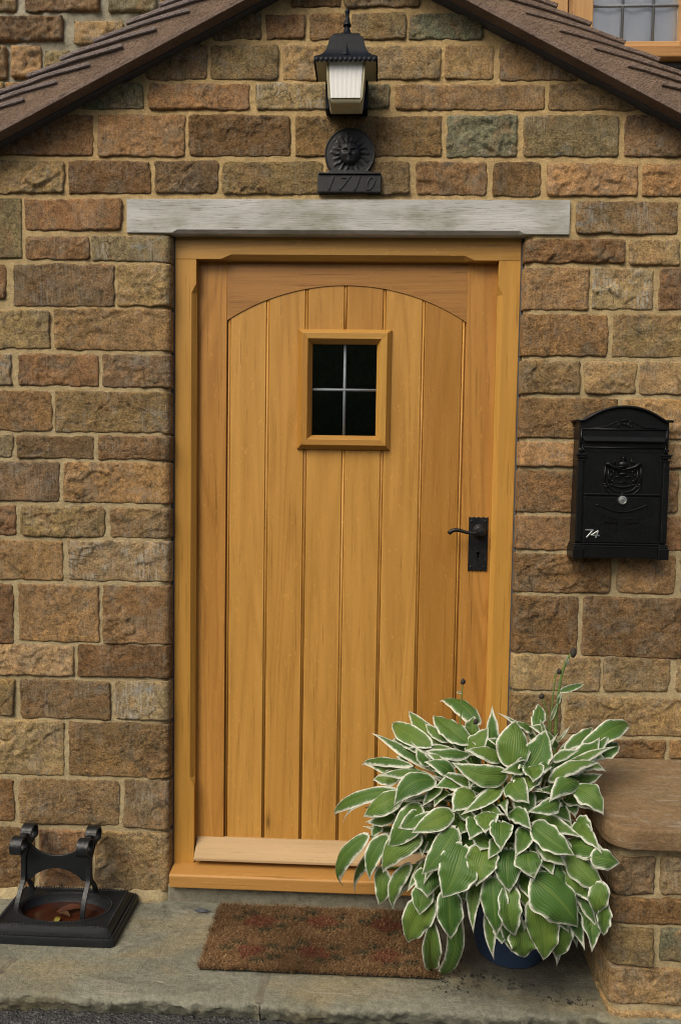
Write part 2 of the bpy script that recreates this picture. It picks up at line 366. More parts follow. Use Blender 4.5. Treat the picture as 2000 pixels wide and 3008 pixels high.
def slab(x0, x1, seed):
    """worn flagstone: top sheet with rolled, chipped front edge"""
    nx = int((x1-x0)/.008); rings = []
    prof = [(.30, 0), (.2, 0), (.1, 0), (.02, 0), (-.04, 0), (-.1, 0), (-.16, 0), (-.22, 0), (-.28, 0), (-.33, 0), (-.365, 0), (-.390, 0), (-.403, -.001), (-.4105, -.0035), (-.4125, -.009), (-.4105, -.018), (-.406, -.027), (-.401, -.036), (-.394, -.05), (-.38, -.075)]
    for i in range(nx+1):
        x = x0+(x1-x0)*i/nx; ring = []
        e = min(i, nx-i)*.008; drop = .006*max(0, 1-e/.012)**2
        for k, (y, z) in enumerate(prof):
            p = (x, y*1.0, z)
            edge = max(0, min(1, (-.33-y)/.07))
            zz = z+.0035*fbm((x, y, 0), 7, 3, seed)*(1 if z > -.03 else .4)-drop
            yy = y+edge*(.009*fbm((x, 0, 0), 9, 3, seed+4)+(.010 if z < -.008 else .002)*nz((x, z*3, 1), 45, seed)+(.006 if z < -.008 else .0)*nz((x, z*2, 1), 95, seed))
            if edge > .6: zz -= .008*max(0, nz((x, 3, 0), 16, seed)-.1)*(1 if z > -.03 else 0)
            ring.append((x, yy, zz))
        rings.append(ring)
    mb = MB().loft(rings, caps=False, closed=False)
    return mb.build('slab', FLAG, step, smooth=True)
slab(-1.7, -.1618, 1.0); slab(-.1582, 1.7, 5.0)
MB().box(-.172, -.148, -.404, .0, -.03, -.0012).build('joint_mortar', CONCRETE, step)
# ------------------------------------------------------------------ stone walls
PAL = {'B': (0.211, 0.123, 0.057, 0.31), 'P': (0.183, 0.120, 0.062, 0.44), 'T': (0.271, 0.190, 0.089, 0.38), 'O': (0.285, 0.173, 0.076, 0.31), 'Y': (0.314, 0.221, 0.102, 0.50),
       'G': (0.150, 0.148, 0.088, 0.44), 'g': (0.205, 0.169, 0.091, 0.50), 'W': (0.252, 0.193, 0.102, 1.00), 'w': (0.280, 0.181, 0.082, 0.56), 's': (0.259, 0.205, 0.109, 0.04), 'f': (0.287, 0.197, 0.095, 1.00)}
APEX_X, APEX_Z, SLOPE = .010, 2.608, .512       # underside line of the porch roof
def roof_line(x): return APEX_Z - SLOPE*abs(x-APEX_X)
def stone(cx, cz, w, h, code, flag, parent, y0=0.0, res=.0037, clip=True, depth=.0055, amp=None):
    seed = rnd.uniform(0, 90); smooth_s = code == 's'
    amp = amp if amp is not None else (.0012 if smooth_s else rnd.choice((rnd.uniform(.0022, .004), rnd.uniform(.005, .008), rnd.uniform(.007, .0115))))
    dp = depth*rnd.uniform(.6, 1.25)
    nx = max(6, int(w/res)); ny = max(5, int(h/res)); rc = min(.014, h*.2)*(0.3 if smooth_s else rnd.uniform(.25, .95))
    big = .018 if flag else .0
    tiltx, tiltz = rnd.uniform(-.004, .004), rnd.uniform(-.004, .004)
    vs, idx = [], []
    for j in range(ny+1):
        for i in range(nx+1):
            u, v = -w/2+w*i/nx, -h/2+h*j/ny
            au, av = abs(u)-(w/2-rc), abs(v)-(h/2-rc)
            deepside = (flag == 1 and u > 0) or (flag == 2 and u < 0)
            if au > 0 and av > 0 and not deepside:
                k = max(au, av)/math.hypot(au, av); u = math.copysign(w/2-rc+au*k, u); v = math.copysign(h/2-rc+av*k, v)
            eL, eR, eB, eT = u+w/2, w/2-u, v+h/2, h/2-v
            P = (cx+u, seed, cz+v)
            wob = 0 if smooth_s else 1
            near = max(0, 1-min(eL, eR, eB, eT)/.03)
            uu = u + wob*near*(.0038*nz(P, 22, 3)+.0030*nz(P, 62, 7))*(0 if deepside and min(eL, eR) < .03 else 1)
            vv = v + wob*near*(.0034*nz(P, 22, 13)+.0030*nz(P, 62, 17))
            e = min(eB, eT, eL if not (flag == 2) else 9, eR if not (flag == 1) else 9)
            er = .0055
            prof = .5+.5*min(1, max(0, e)/.004)**.6
            fade = min(1, .25+max(0, e)/.014)
            rock = 0
            if not smooth_s:
                def facet(sc, sd):
                    q = Vector((P[0]*sc, seed*3+sd, P[2]*sc*1.35)); _, pts = noise.voronoi(q)
                    n_ = noise.noise_vector(pts[0]*5.3+Vector((sd, 1.7, .3))); dq = q-pts[0]
                    return n_.x*.8+(dq.x*n_.y+dq.z*n_.z)*1.1
                rock = .75*facet(15, 0)+.50*facet(36, 5)+.35*nz(P, 11)+.28*nz(P, 40, 4)+.25*nz(P, 85, 8)+.12*nz(P, 140, 2)
                rock -= .55*max(0, -v/h-.15)*max(0, .5+nz((P[0], 0, 0), 20, seed))*2
            else: rock = nz(P, 30)
            y = -dp*prof - amp*rock*fade*(1.0 if rock < 0 else .85) + tiltx*u/w*2+tiltz*v/h*2
            y = min(y, -.0016-.0014*min(1, max(0, e)/.01))
            if flag:
                ed = eR if flag == 1 else eL
                if ed < big: y += big*1.05*(1-math.sqrt(max(0, 1-(1-ed/big)**2)))
            x, z = cx+uu, cz+vv
            if clip and z > roof_line(x)+.035: z = roof_line(x)+.035
            vs.append((x-cx, y, z-cz))
    fs = []
    W = nx+1
    for j in range(ny):
        for i in range(nx):
            a = j*W+i; fs.append((a, a+1, a+W+1, a+W))
    ring = [i for i in range(W)]+[j*W+nx for j in range(1, ny+1)]+[ny*W+i for i in range(nx-1, -1, -1)]+[j*W for j in range(ny-1, 0, -1)]
    base = len(vs)
    for q in ring:
        x, y, z = vs[q]; back = .03
        if (flag == 1 and x > w/2-.01) or (flag == 2 and x < -w/2+.01): back = .13
        vs.append((x*.995, back, z*.99))
    n = len(ring)
    for k in range(n): fs.append((ring[(k+1) % n], ring[k], base+k, base+(k+1) % n))
    me = bpy.data.meshes.new('stone'); me.from_pydata(vs, [], fs); me.update()
    me.polygons.foreach_set('use_smooth', [True]*len(me.polygons))
    me.materials.append(STONE)
    o = bpy.data.objects.new('stone', me); o.location = (cx, y0, cz); link(o); place(o, parent)
    c = PAL[code]; j = rnd.uniform(.88, 1.10)
    o.color = (c[0]*j*rnd.uniform(.94, 1.06), c[1]*j, c[2]*j*rnd.uniform(.92, 1.08), c[3])
    return o
STONES = [
(-0.092,2.508,0.132,0.065,'B',0),
(0.085,2.507,0.201,0.064,'P',0),
(-0.302,2.428,0.132,0.067,'P',0),
(-0.173,2.425,0.105,0.062,'B',0),
(-0.057,2.425,0.101,0.065,'O',0),
(0.076,2.426,0.144,0.066,'Y',0),
(0.254,2.423,0.192,0.066,'G',0),
(-0.466,2.336,0.169,0.091,'P',0),
(-0.281,2.335,0.182,0.089,'Y',0),
(-0.100,2.332,0.156,0.090,'T',0),
(0.115,2.331,0.251,0.087,'T',0),
(0.318,2.332,0.129,0.087,'T',0),
(0.500,2.330,0.207,0.089,'P',0),
(-0.645,2.247,0.180,0.066,'G',0),
(-0.403,2.245,0.275,0.068,'B',0),
(-0.152,2.245,0.198,0.068,'W',0),
(0.034,2.244,0.150,0.063,'G',0),
(0.321,2.242,0.395,0.064,'O',0),
(0.653,2.242,0.248,0.067,'T',0),
(-0.834,2.145,0.284,0.108,'B',0),
(-0.561,2.143,0.238,0.110,'B',0),
(-0.293,2.143,0.274,0.107,'B',0),
(0.054,2.142,0.392,0.105,'O',0),
(0.357,2.141,0.186,0.108,'G',0),
(0.590,2.142,0.250,0.107,'g',0),
(0.847,2.142,0.230,0.108,'P',0),
(-0.899,2.034,0.254,0.086,'Y',0),
(-0.648,2.033,0.224,0.087,'B',0),
(-0.438,2.034,0.173,0.085,'P',0),
(-0.204,2.032,0.270,0.086,'T',0),
(0.054,2.032,0.224,0.087,'T',0),
(0.278,2.031,0.189,0.086,'B',0),
(0.452,2.029,0.128,0.088,'B',0),
(0.651,2.029,0.239,0.086,'O',0),
(0.875,2.028,0.184,0.084,'O',0),
(-0.960,1.896,0.136,0.162,'s',0),
(-0.749,1.933,0.270,0.084,'B',0),
(0.744,1.930,0.268,0.085,'f',0),
(0.953,1.931,0.127,0.085,'T',0),
(-0.794,1.844,0.178,0.063,'B',0),
(-0.587,1.843,0.217,0.069,'W',1),
(0.611,1.842,0.265,0.062,'B',2),
(0.821,1.840,0.136,0.067,'T',0),
(0.960,1.841,0.122,0.067,'T',0),
(-0.984,1.750,0.092,0.095,'B',0),
(-0.776,1.743,0.281,0.115,'P',0),
(-0.554,1.744,0.151,0.114,'T',1),
(0.565,1.743,0.173,0.112,'O',2),
(0.742,1.744,0.159,0.109,'W',0),
(0.920,1.744,0.164,0.111,'B',0),
(-0.923,1.622,0.217,0.106,'T',0),
(-0.641,1.623,0.325,0.112,'O',1),
(0.593,1.619,0.230,0.111,'O',2),
(0.852,1.620,0.265,0.113,'T',0),
(-0.979,1.511,0.110,0.088,'W',0),
(-0.793,1.511,0.224,0.087,'B',0),
(-0.574,1.511,0.192,0.089,'P',1),
(0.558,1.507,0.159,0.090,'T',2),
(0.718,1.507,0.138,0.087,'T',0),
(0.892,1.508,0.196,0.087,'T',0),
(-0.923,1.397,0.223,0.112,'O',0),
(-0.641,1.397,0.324,0.113,'w',1),
(0.610,1.397,0.262,0.109,'O',2),
(0.874,1.398,0.243,0.109,'O',0),
(-0.980,1.298,0.113,0.062,'W',0),
(-0.803,1.298,0.217,0.064,'P',0),
(-0.580,1.299,0.204,0.065,'B',1),
(0.603,1.298,0.248,0.067,'O',2),
(0.869,1.300,0.261,0.067,'O',0),
(-0.915,1.201,0.246,0.112,'P',0),
(-0.630,1.202,0.302,0.114,'O',1),
(0.592,1.197,0.227,0.113,'O',2),
(0.814,1.200,0.193,0.112,'B',0),
(0.986,1.202,0.127,0.111,'T',0),
(-0.978,1.091,0.123,0.085,'B',0),
(-0.783,1.090,0.239,0.087,'T',0),
(-0.564,1.090,0.171,0.085,'T',1),
(0.604,1.084,0.250,0.093,'B',2),
(0.875,1.088,0.268,0.093,'B',0),
(-0.912,0.979,0.257,0.112,'O',0),
(-0.624,0.982,0.290,0.113,'W',1),
(0.608,0.973,0.259,0.106,'B',2),
(0.834,0.976,0.159,0.107,'O',0),
(0.981,0.979,0.112,0.105,'W',0),
(-0.985,0.825,0.117,0.170,'B',0),
(-0.796,0.830,0.230,0.163,'O',0),
(-0.574,0.830,0.191,0.165,'B',1),
(0.566,0.829,0.175,0.159,'B',2),
(0.855,0.827,0.378,0.167,'B',0),
(-0.899,0.694,0.292,0.089,'T',0),
(-0.611,0.697,0.265,0.091,'B',1),
(0.599,0.694,0.241,0.098,'T',2),
(0.819,0.696,0.181,0.096,'T',0),
(1.000,0.699,0.146,0.096,'T',0),
(-0.986,0.585,0.121,0.107,'T',0),
(-0.779,0.582,0.261,0.111,'P',0),
(-0.558,0.585,0.159,0.110,'W',1),
(0.547,0.576,0.138,0.116,'T',2),
(0.842,0.578,0.428,0.109,'T',0),
(-0.916,0.439,0.264,0.160,'T',0),
(-0.624,0.440,0.291,0.158,'O',1),
(0.615,0.479,0.273,0.057,'O',2),
(0.835,0.486,0.140,0.052,'O',0),
(0.988,0.489,0.143,0.052,'O',0),
(-0.991,0.282,0.120,0.126,'B',0),
(-0.768,0.283,0.290,0.131,'T',0),
(-0.544,0.283,0.132,0.139,'P',1),
(-0.963,0.112,0.179,0.178,'B',0),
(-0.782,0.111,0.153,0.178,'B',0),
(-0.586,0.113,0.216,0.177,'T',1),
(0.575,0.381,0.192,0.116,'T',2),
(0.767,0.387,0.165,0.115,'T',0),
(0.534,0.252,0.112,0.113,'B',2),
(0.729,0.257,0.252,0.112,'T',0),
(0.591,0.121,0.225,0.124,'T',2),
(0.788,0.126,0.144,0.123,'B',0),
(-1.104,2.145,0.232,0.108,'B',0),
(1.097,2.142,0.246,0.108,'P',0),
(-1.129,2.034,0.182,0.086,'B',0),
(1.060,2.028,0.163,0.084,'O',0),
(1.187,2.028,0.066,0.084,'B',0),
(-1.130,1.896,0.180,0.162,'O',0),
(1.124,1.931,0.192,0.085,'T',0),
(1.126,1.841,0.188,0.067,'O',0),
(-1.131,1.750,0.178,0.095,'B',0),
(1.117,1.744,0.206,0.111,'O',0),
(-1.132,1.622,0.176,0.106,'T',0),
(1.109,1.620,0.223,0.113,'O',0),
(-1.133,1.511,0.174,0.088,'O',0),
(1.111,1.508,0.218,0.087,'O',0),
(-1.134,1.397,0.173,0.112,'T',0),
(1.114,1.398,0.213,0.109,'P',0),
(-1.134,1.298,0.171,0.062,'O',0),
(1.116,1.300,0.209,0.067,'O',0),
(-1.135,1.201,0.170,0.112,'O',0),
(1.141,1.202,0.158,0.111,'T',0),
(-1.136,1.091,0.169,0.085,'O',0),
(1.120,1.088,0.199,0.093,'T',0),
(-1.136,0.979,0.167,0.112,'O',0),
(1.134,0.979,0.171,0.105,'B',0),
(-1.138,0.825,0.165,0.170,'P',0),
(1.138,0.827,0.164,0.167,'O',0),
(-1.138,0.694,0.163,0.089,'P',0),
(1.153,0.699,0.135,0.096,'T',0),
(-1.139,0.585,0.162,0.107,'T',0),
(1.144,0.578,0.152,0.109,'T',0),
(-1.140,0.439,0.160,0.160,'P',0),
(1.146,0.489,0.149,0.052,'O',0),
(-1.141,0.282,0.157,0.126,'O',0),
(-1.142,0.112,0.155,0.178,'T',0),
]
RUBBLE = [
(-1.540,3.184,0.188,0.087,'Y',0),
(-1.251,3.191,0.319,0.103,'P',0),
(-0.953,3.186,0.202,0.109,'g',0),
(-0.771,3.195,0.124,0.090,'T',0),
(-1.442,3.070,0.387,0.101,'P',0),
(-1.096,3.053,0.213,0.091,'Y',0),
(-1.562,2.931,0.152,0.135,'P',0),
(-1.405,2.935,0.128,0.131,'O',0),
(-1.269,2.944,0.116,0.071,'g',0),
(-1.571,2.809,0.136,0.086,'T',0),
(-1.443,2.809,0.098,0.086,'O',0),
]
PIER = [
(0.694,0.334,0.092,0.088,'P',2),
(0.812,0.338,0.120,0.090,'T',0),
(0.762,0.252,0.228,0.062,'O',2),
(0.697,0.167,0.098,0.089,'T',2),
(0.820,0.174,0.120,0.080,'G',0),
(0.733,0.073,0.169,0.090,'T',2),
(0.875,0.077,0.096,0.089,'T',0),
(0.769,-0.037,0.241,0.095,'T',2),
]
def mortar_sheet(x0, x1, z0, z1, step_, y0, keep, amp, fillet=False):
    nx, nz_ = int(round((x1-x0)/step_)), int(round((z1-z0)/step_)); vs = []; fs = []; mp = {}
    def vid(i, j):
        if (i, j) not in mp:
            x, z = x0+step_*i, z0+step_*j
            y = y0+amp*fbm((x, 0, z), 16, 3, 2.0)
            ed = abs(x)-.4800
            if fillet and ed < .022 and z < 1.885: y += .005+.024*(1-math.sqrt(max(0, 1-(1-max(0, ed)/.022)**2)))
            if fillet and z < .045: y -= (.014+.016*nz((x, 0, 0), 9)+.010*nz((x, z, 0), 34))*(max(0, 1-max(0, z)/.045))**1.2
            mp[(i, j)] = len(vs); vs.append((x, y, z))
        return mp[(i, j)]
    for i in range(nx):
        for j in range(nz_):
            if keep(x0+step_*(i+.5), z0+step_*(j+.5)): fs.append((vid(i, j), vid(i+1, j), vid(i+1, j+1), vid(i, j+1)))
    return MB().add(vs, fs)
wall = empty('porch_wall', (0, 0, 0), label='coursed brown ironstone gable wall of the porch, with sandy mortar, around the oak door', cat='wall')
mortar_sheet(-1.236, 1.236, -.012, 2.64, .0095, .0, lambda x, z: z < roof_line(x)+.045 and not (abs(x) < .483 and z < 1.93), .0018, True).build('mortar', MORTAR, wall, smooth=True)
for r in STONES: stone(*r, wall)
for s in (-1, 1):
    a, b_ = sorted((s*.484, s*.56)); MB().box(a, b_, .012, .2, 0, 1.95).build('reveal', MORTAR, wall)
    a, b_ = sorted((s*1.236, s*1.0)); MB().box(s*1.236 if s < 0 else 1.05, -1.05 if s < 0 else 1.236, .03, 1.19, -.05, 2.02).build('side_wall', MORTAR, wall)
MB().box(-.485, .485, -.004, .12, -.01, .052).build('threshold_upstand', CONCRETE, wall, bevel=.008)
MB().box(-.4835, -.4755, .0315, .1, .06, 1.9).build('sealant', SEAL, wall); MB().box(.4755, .4835, .0315, .1, .06, 1.9).build('sealant', SEAL, wall)
# house wall behind, with a window opening
house = empty('house_wall', (0, 1.2, 0), label='rubble stone house wall with grey mortar behind the porch roof', cat='wall')
WX0, WX1, WZ0, WZ1 = .735, 1.86, 2.905, 4.1
mortar_sheet(-3.0, 3.0, 1.8, 5.0, .025, 1.2, lambda x, z: not (WX0 < x < WX1 and WZ0 < z < WZ1), .012).build('mortar', MORTAR_OLD, house, smooth=True)
MB().box(-3, 3, 1.21, 1.4, -.05, 1.8).build('lower_wall', MORTAR_OLD, house)
for r in RUBBLE: stone(*r, house, y0=1.195, res=.008, clip=False, depth=.014, amp=.016)
z = 2.62
while z < 3.9:                                   # courses that run on outside the photograph's edge
    h = rnd.uniform(.09, .13)
    for sgn, lim in ((-1, 1.66), (-1, 0)):
        x = -lim if lim else -.2
        stop = -2.6 if lim else -1.6
        if (lim == 0 and z < 3.25): continue
        while x > stop:
            w = rnd.uniform(.12, .3); stone(x-w/2, z+h/2, w, h, rnd.choice('BTPYgO'), 0, house, y0=1.195, res=.012, clip=False, depth=.014, amp=.014); x -= w+.025
    z += h+.022
# ------------------------------------------------------------------ porch roof
roof = empty('porch_roof', (0, 0, APEX_Z), label='brown tiled porch roof with mortared verge above the gable wall', cat='roof')
ang = math.atan(SLOPE); YV = -.062
def rp(s, along, perp):           # point on one roof slope: distance down the slope, height above its underside
    x = APEX_X + s*(along*math.cos(ang) + perp*math.sin(ang)); zz = APEX_Z - along*math.sin(ang) + perp*math.cos(ang)
    return x, zz
GA, TL, TT, TILT = .0985, .262, .0112, math.radians(10.2)
NT = 15
proto = {}
for s in (-1, 1):
    # sawtooth body of mortar and battens under the tiles
    poly = [rp(s, -.01, 0.004)]; top = []
    L = GA*NT+.035
    low = [rp(s, a*.02, .004+.0035*nz((a*.3+s*7, 0, 0), 1)) for a in range(0, int(L/.02)+1)]
    for n in range(NT):
        tail = .03+GA*(n+1) + (.018 if s > 0 else .0)
        a0 = tail-GA+.002; a1 = tail-.003
        top.append(rp(s, a0, .088-(tail-a0)*math.tan(TILT)*1.0)); top.append(rp(s, a1, .086))
    poly = low + top[::-1]
    body = MB(); rings = []
    for k, y in enumerate((YV, YV+.004)):
        rings.append([(p[0], y, p[1]) for p in poly])
    rings.append([(p[0], 1.19, p[1]) for p in poly])
    body.loft(rings).build('verge_mortar', VERGE, roof)
    # thin tile undercloak along the lower edge
    q = [rp(s, 0, -.006), rp(s, L, -.006), rp(s, L, .006), rp(s, 0, .006)]
    MB().prism(q, YV-.006, .10).build('undercloak', TILE, roof, bevel=.0015)
    q = [rp(s, 0, -.0095), rp(s, L-.02, -.0095), rp(s, L-.02, -.004), rp(s, 0, -.004)]
    MB().prism(q, -.03, 1.19).build('soffit', SEAL, roof)
    for n in range(NT):
        tail = .03+GA*(n+1) + (.018 if s > 0 else .0)
        rings = []
        for k in range(7):
            t = k/6; al = tail - TL*t; pe = .094 - TL*t*math.tan(TILT) + .004*math.sin(math.pi*t)
            pe += rnd.uniform(-.0012, .0012)
            rings.append((rp(s, al, pe), rp(s, al, pe-TT)))
        yv = YV - (.0045 if s < 0 else .0035) - rnd.uniform(0, .003)
        for c in range(1):
            mb = MB(); poly = [r[0] for r in rings] + [r[1] for r in rings[::-1]]
            mb.prism(poly, yv, yv+.162).build('tile', TILE_EDGE if s < 0 else TILE, roof, bevel=.002, seg=1)
    fld = MB()                       # the tiles behind the verge, too hidden to pick apart
    for n in range(NT):
        tail = .03+GA*(n+1) + (.018 if s > 0 else .0)
        for c in range(1, 8):
            ys = YV+.166*c; j = rnd.uniform(-.002, .002)
            poly = [rp(s, tail+j, .094), rp(s, tail-TL, .094-TL*math.tan(TILT)), rp(s, tail-TL, .082-TL*math.tan(TILT)), rp(s, tail+j, .082)]
            fld.prism(poly, ys, min(1.19, ys+.163))
    tag(fld.build('tile_field', TILE, roof), kind='stuff')
# ------------------------------------------------------------------ lintel
lin = MB(); rings = []
for x, c in ((-.599, .001), (-.474, .001), (-.460, .009), (0, .009), (.462, .009), (.476, .001), (.594, .001)):
    rings.append([(x, .14, 1.974), (x, -.008, 1.974), (x, -.008, 1.884+c), (x, -.008+c, 1.884), (x, .14, 1.884)])
lin.loft(rings)
o = lin.build('timber_lintel', LINTEL, bevel=.0012, seg=1)
tag(o, 'silvery weathered timber lintel above the oak door frame', 'lintel')
# ------------------------------------------------------------------ door frame
frame = empty('door_frame', (0, .05, .05), label='yellow oak door frame with stop chamfers around the boarded door', cat='door frame')
def post(s):
    rings = []
    for z, c in ((.085, .0006), (.325, .0006), (.352, .013), (1.0, .013), (1.732, .013), (1.757, .0006), (1.8235, .0006)):
        xo, xi = s*.475, s*.416
        rings.append([(xo, .13, z), (xo, .03, z), (xi+s*c, .03, z), (xi, .03+c, z), (xi, .13, z)])
    return MB().loft(rings).build('post', OAK_FRAME, frame, bevel=.001, seg=1, angle=60)
post(-1); post(1)
rings = []
for x, c in ((-.475, .0006), (-.348, .0006), (-.320, .013), (0, .013), (.322, .013), (.350, .0006), (.475, .0006)):
    rings.append([(x, .13, 1.905), (x, .0295, 1.905), (x, .0295, 1.824+c), (x, .0295+c, 1.824), (x, .13, 1.824)])
MB().loft(rings).build('head', OAK_HEAD, frame, bevel=.001, seg=1, angle=60)
MB().prism([(.13, .104), (.03, .098), (-.024, .093), (-.028, .089), (-.028, .056), (-.024, .053), (.13, .053)], -.474, .474, 'x').build('sill', OAK_SILL, frame, bevel=.002, seg=2)
# ------------------------------------------------------------------ door leaf
door = empty('door', (0, .08, .11), label='golden oak boarded cottage door with arched top rail and small leaded window', cat='door')
YS, YB = .060, .0632
MB().box(-.422, -.3352, YS, .105, .112, 1.85).build('stile', OAK_STILE, door, bevel=.0012, seg=1)
MB().box(.3352, .422, YS, .105, .112, 1.85).build('stile', OAK_STILE, door, bevel=.0012, seg=1)
ax, az, c0, c1 = .335, 1.663, 0.0, 1.762
Rr = (ax*ax+(c1-az)**2)/(2*(c1-az)); zc = c1-Rr
arch = [(-ax+2*ax*k/40, zc+math.sqrt(Rr*Rr-(-ax+2*ax*k/40)**2)) for k in range(41)]
MB().prism([(-ax, 1.85)]+arch+[(ax, 1.85)], YS+.0006, .10).build('arched_rail', OAK_RAIL, door)
BR = .0030
JX = [-.3290, -.2200, -.1105, -.0015, .1075, .2170, .3290]
G = .0039
WIN = (-.092, .088, 1.345, 1.601)
for i in range(6):
    x0, x1 = JX[i]+G, JX[i+1]-G
    spans = [(.15, 1.80)]
    if i in (2, 3): spans = [(.15, 1.335), (1.612, 1.80)]
    for a, b_ in spans: MB().box(x0, x1, YB, .088, a, b_).build('board', OAK_DOOR, door, bevel=.0018, seg=1)
for i, x in enumerate(JX):
    spans = [(.15, 1.80)]
    if i == 3: spans = [(.15, 1.335), (1.612, 1.80)]
    for a, b_ in spans: MB().tube([(x, .0668, a), (x, .0668, b_)], BR, 8).build('bead', OAK_DOOR, door, smooth=True)
bk = MB()
bk.box(-.336, -.094, .0705, .1, .13, 1.82); bk.box(.090, .336, .0705, .1, .13, 1.82); bk.box(-.094, .090, .0705, .1, .13, 1.338); bk.box(-.094, .090, .0705, .1, 1.608, 1.82)
bk.build('backing', OAK_STILE, door)
sur = [(0, .0685), (0, .0585), (.0125, .0405), (.0285, .0405), (.0405, .0600), (.0405, .0780)]
OX0, OX1, OZ0, OZ1 = -.1330, .1285, 1.3035, 1.6400
for side in range(4):
    rings = []
    for end in (0, 1):
        ring = []
        for ins, y in sur:
            c = [(OX0+ins, OZ0+ins), (OX1-ins, OZ0+ins), (OX1-ins, OZ1-ins), (OX0+ins, OZ1-ins)]
            x, z = c[(side+end) % 4]; ring.append((x, y, z))
        rings.append(ring)
    MB().loft(rings).build('window_bead', OAK_HEAD if side % 2 == 0 else OAK_FRAME, door, bevel=.0007, seg=1)
cx, cz = -.0015, 1.4725
for (a, b_, c, d) in ((WIN[0], cx-.003, cz+.003, WIN[3]), (cx+.003, WIN[1], cz+.003, WIN[3]), (WIN[0], cx-.003, WIN[2], cz-.003), (cx+.003, WIN[1], WIN[2], cz-.003)):
    MB().box(a-.0005, b_+.0005, .0700, .0735, c-.0005, d+.0005).build('pane', GLASS, door)
MB().tube([(cx, .0700, WIN[2]), (cx, .0700, WIN[3])], .0040, 8, 1).build('lead_came', LEAD, door, smooth=True)
MB().tube([(WIN[0], .0697, cz), (WIN[1], .0697, cz)], .0038, 8, 1).build('lead_came', LEAD, door, smooth=True)
MB().prism([(.0665, .164), (.058, .164), (.0135, .124), (.012, .1215), (.012, .1150), (.0145, .1135), (.0665, .1135)], -.4125, .4125, 'x').build('weatherboard', OAK_RAW, door, bevel=.0008, seg=1)
# handle
hp = empty('handle', (.383, .06, 1.04)); place(hp, door)
pl = []
for k in range(13): pl.append((.3562+.0538*k/12, 1.1195+.0016*math.cos(k*2.1)))
pl2 = [(p[0]+.0002, .9675-.0014*math.cos(i*2.3)) for i, p in enumerate(pl)]
MB().prism(pl+pl2[::-1], .0555, .062).build('back_plate', IRON, hp, bevel=.001, seg=1, angle=50)
HX, HZ = .3860, 1.0800
MB().lathe([(.0205, 0), (.020, .004), (.0165, .007), (.0155, .010), (.0125, .012), (.011, .020), (.0105, .030), (.0115, .034), (.010, .038), (.004, .039)], (HX, .0555, HZ), 'y', 24).build('rose', IRON, hp, smooth='auto')
lev = [(HX-.001, .022, HZ-.001), (HX-.02, .0195, HZ-.0035), (HX-.042, .018, HZ-.0005), (HX-.058, .018, HZ+.004), (HX-.070, .018, HZ+.0055), (HX-.080, .018, HZ+.0035), (HX-.087, .018, HZ-.0015), (HX-.0895, .018, HZ-.006)]
MB().tube(lev, [.0058, .0050, .0048, .0050, .0056, .0060, .0064, .0050], 10).build('lever', IRON, hp, smooth=True)
for (x, z) in ((.3640, 1.1085), (.4020, 1.1085), (.3640, .9785), (.4020, .9785)):
    MB().lathe([(.0036, 0), (.0034, .0012), (.002, .0020), (.0004, .0021)], (x, .0556, z), 'y', 10).build('screw', IRON_FORGED, hp, smooth=True)
kh = MB(); kh.lathe([(.0044, 0), (.0044, .0004), (.0002, .00045)], (.3835, .0555, 1.0185), 'y', 14); kh.box(.3815, .3855, .0550, .0556, 1.003, 1.0185)
kh.build('keyhole', material('keyhole_black', (.001, .001, .001), .9, 0)[0], hp)
MB().tube([(.3835+.0062*math.sin(t/20*6.283), .0555, 1.0125+.0118*math.cos(t/20*6.283)) for t in range(21)], .0009, 5).build('keyhole_rim', IRON_FORGED, hp, smooth=True)
# ------------------------------------------------------------------ wall lantern
lamp = empty('wall_lantern', (-.004, 0, 2.2), label='black wall lantern with fluted white glass above the sun plaque', cat='lamp')
LX, LY = -.004, -.086
def sq(hx, hy, z, dy=0, n=6):
    pts = []
    for a, b_ in (((-1, -1), (1, -1)), ((1, -1), (1, 1)), ((1, 1), (-1, 1)), ((-1, 1), (-1, -1))):
        for k in range(n):
            t = k/n; pts.append((LX+hx*(a[0]+(b_[0]-a[0])*t), LY+dy+hy*(a[1]+(b_[1]-a[1])*t), z))
    return pts
hood = [(.0790, .056, 2.272), (.0795, .0565, 2.2785), (.0770, .054, 2.281), (.066, .047, 2.287), (.057, .041, 2.295), (.0500, .036, 2.307), (.0455, .033, 2.322), (.0425, .031, 2.336), (.0405, .030, 2.341), (.0345, .026, 2.343), (.0340, .0255, 2.349), (.028, .022, 2.352)]
MB().loft([sq(a, b_, z) for a, b_, z in hood]).build('hood', PAINT_LAMP, lamp, smooth='auto')
sk = MB()
for k in range(13):
    x = LX-.0775+.155*(k+.5)/13
    sk.lathe([(.0060, 0), (.0060, .0016), (.0045, .0026), (.0003, .0028)], (x, LY-.0560, 2.2712), 'y', 12)
for s in (-1, 1):
    for k in range(9):
        y = LY-.053+.106*(k+.5)/9
        sk.lathe([(.0060, -.0014), (.0060, .0014)], (LX+s*.0785, y, 2.2712), 'x', 12)
sk.build('scalloped_skirt', PAINT_LAMP, lamp, smooth='auto')
MB().add([(LX-.010, LY-.046, 2.2885), (LX+.010, LY-.046, 2.2885), (LX, LY-.0342, 2.3220), (LX, LY-.0515, 2.2860), (LX, LY-.02, 2.29)], [(0, 3, 2), (3, 1, 2), (0, 4, 1, 3), (0, 2, 4), (1, 4, 2)]).build('hood_rib', PAINT_LAMP, lamp)
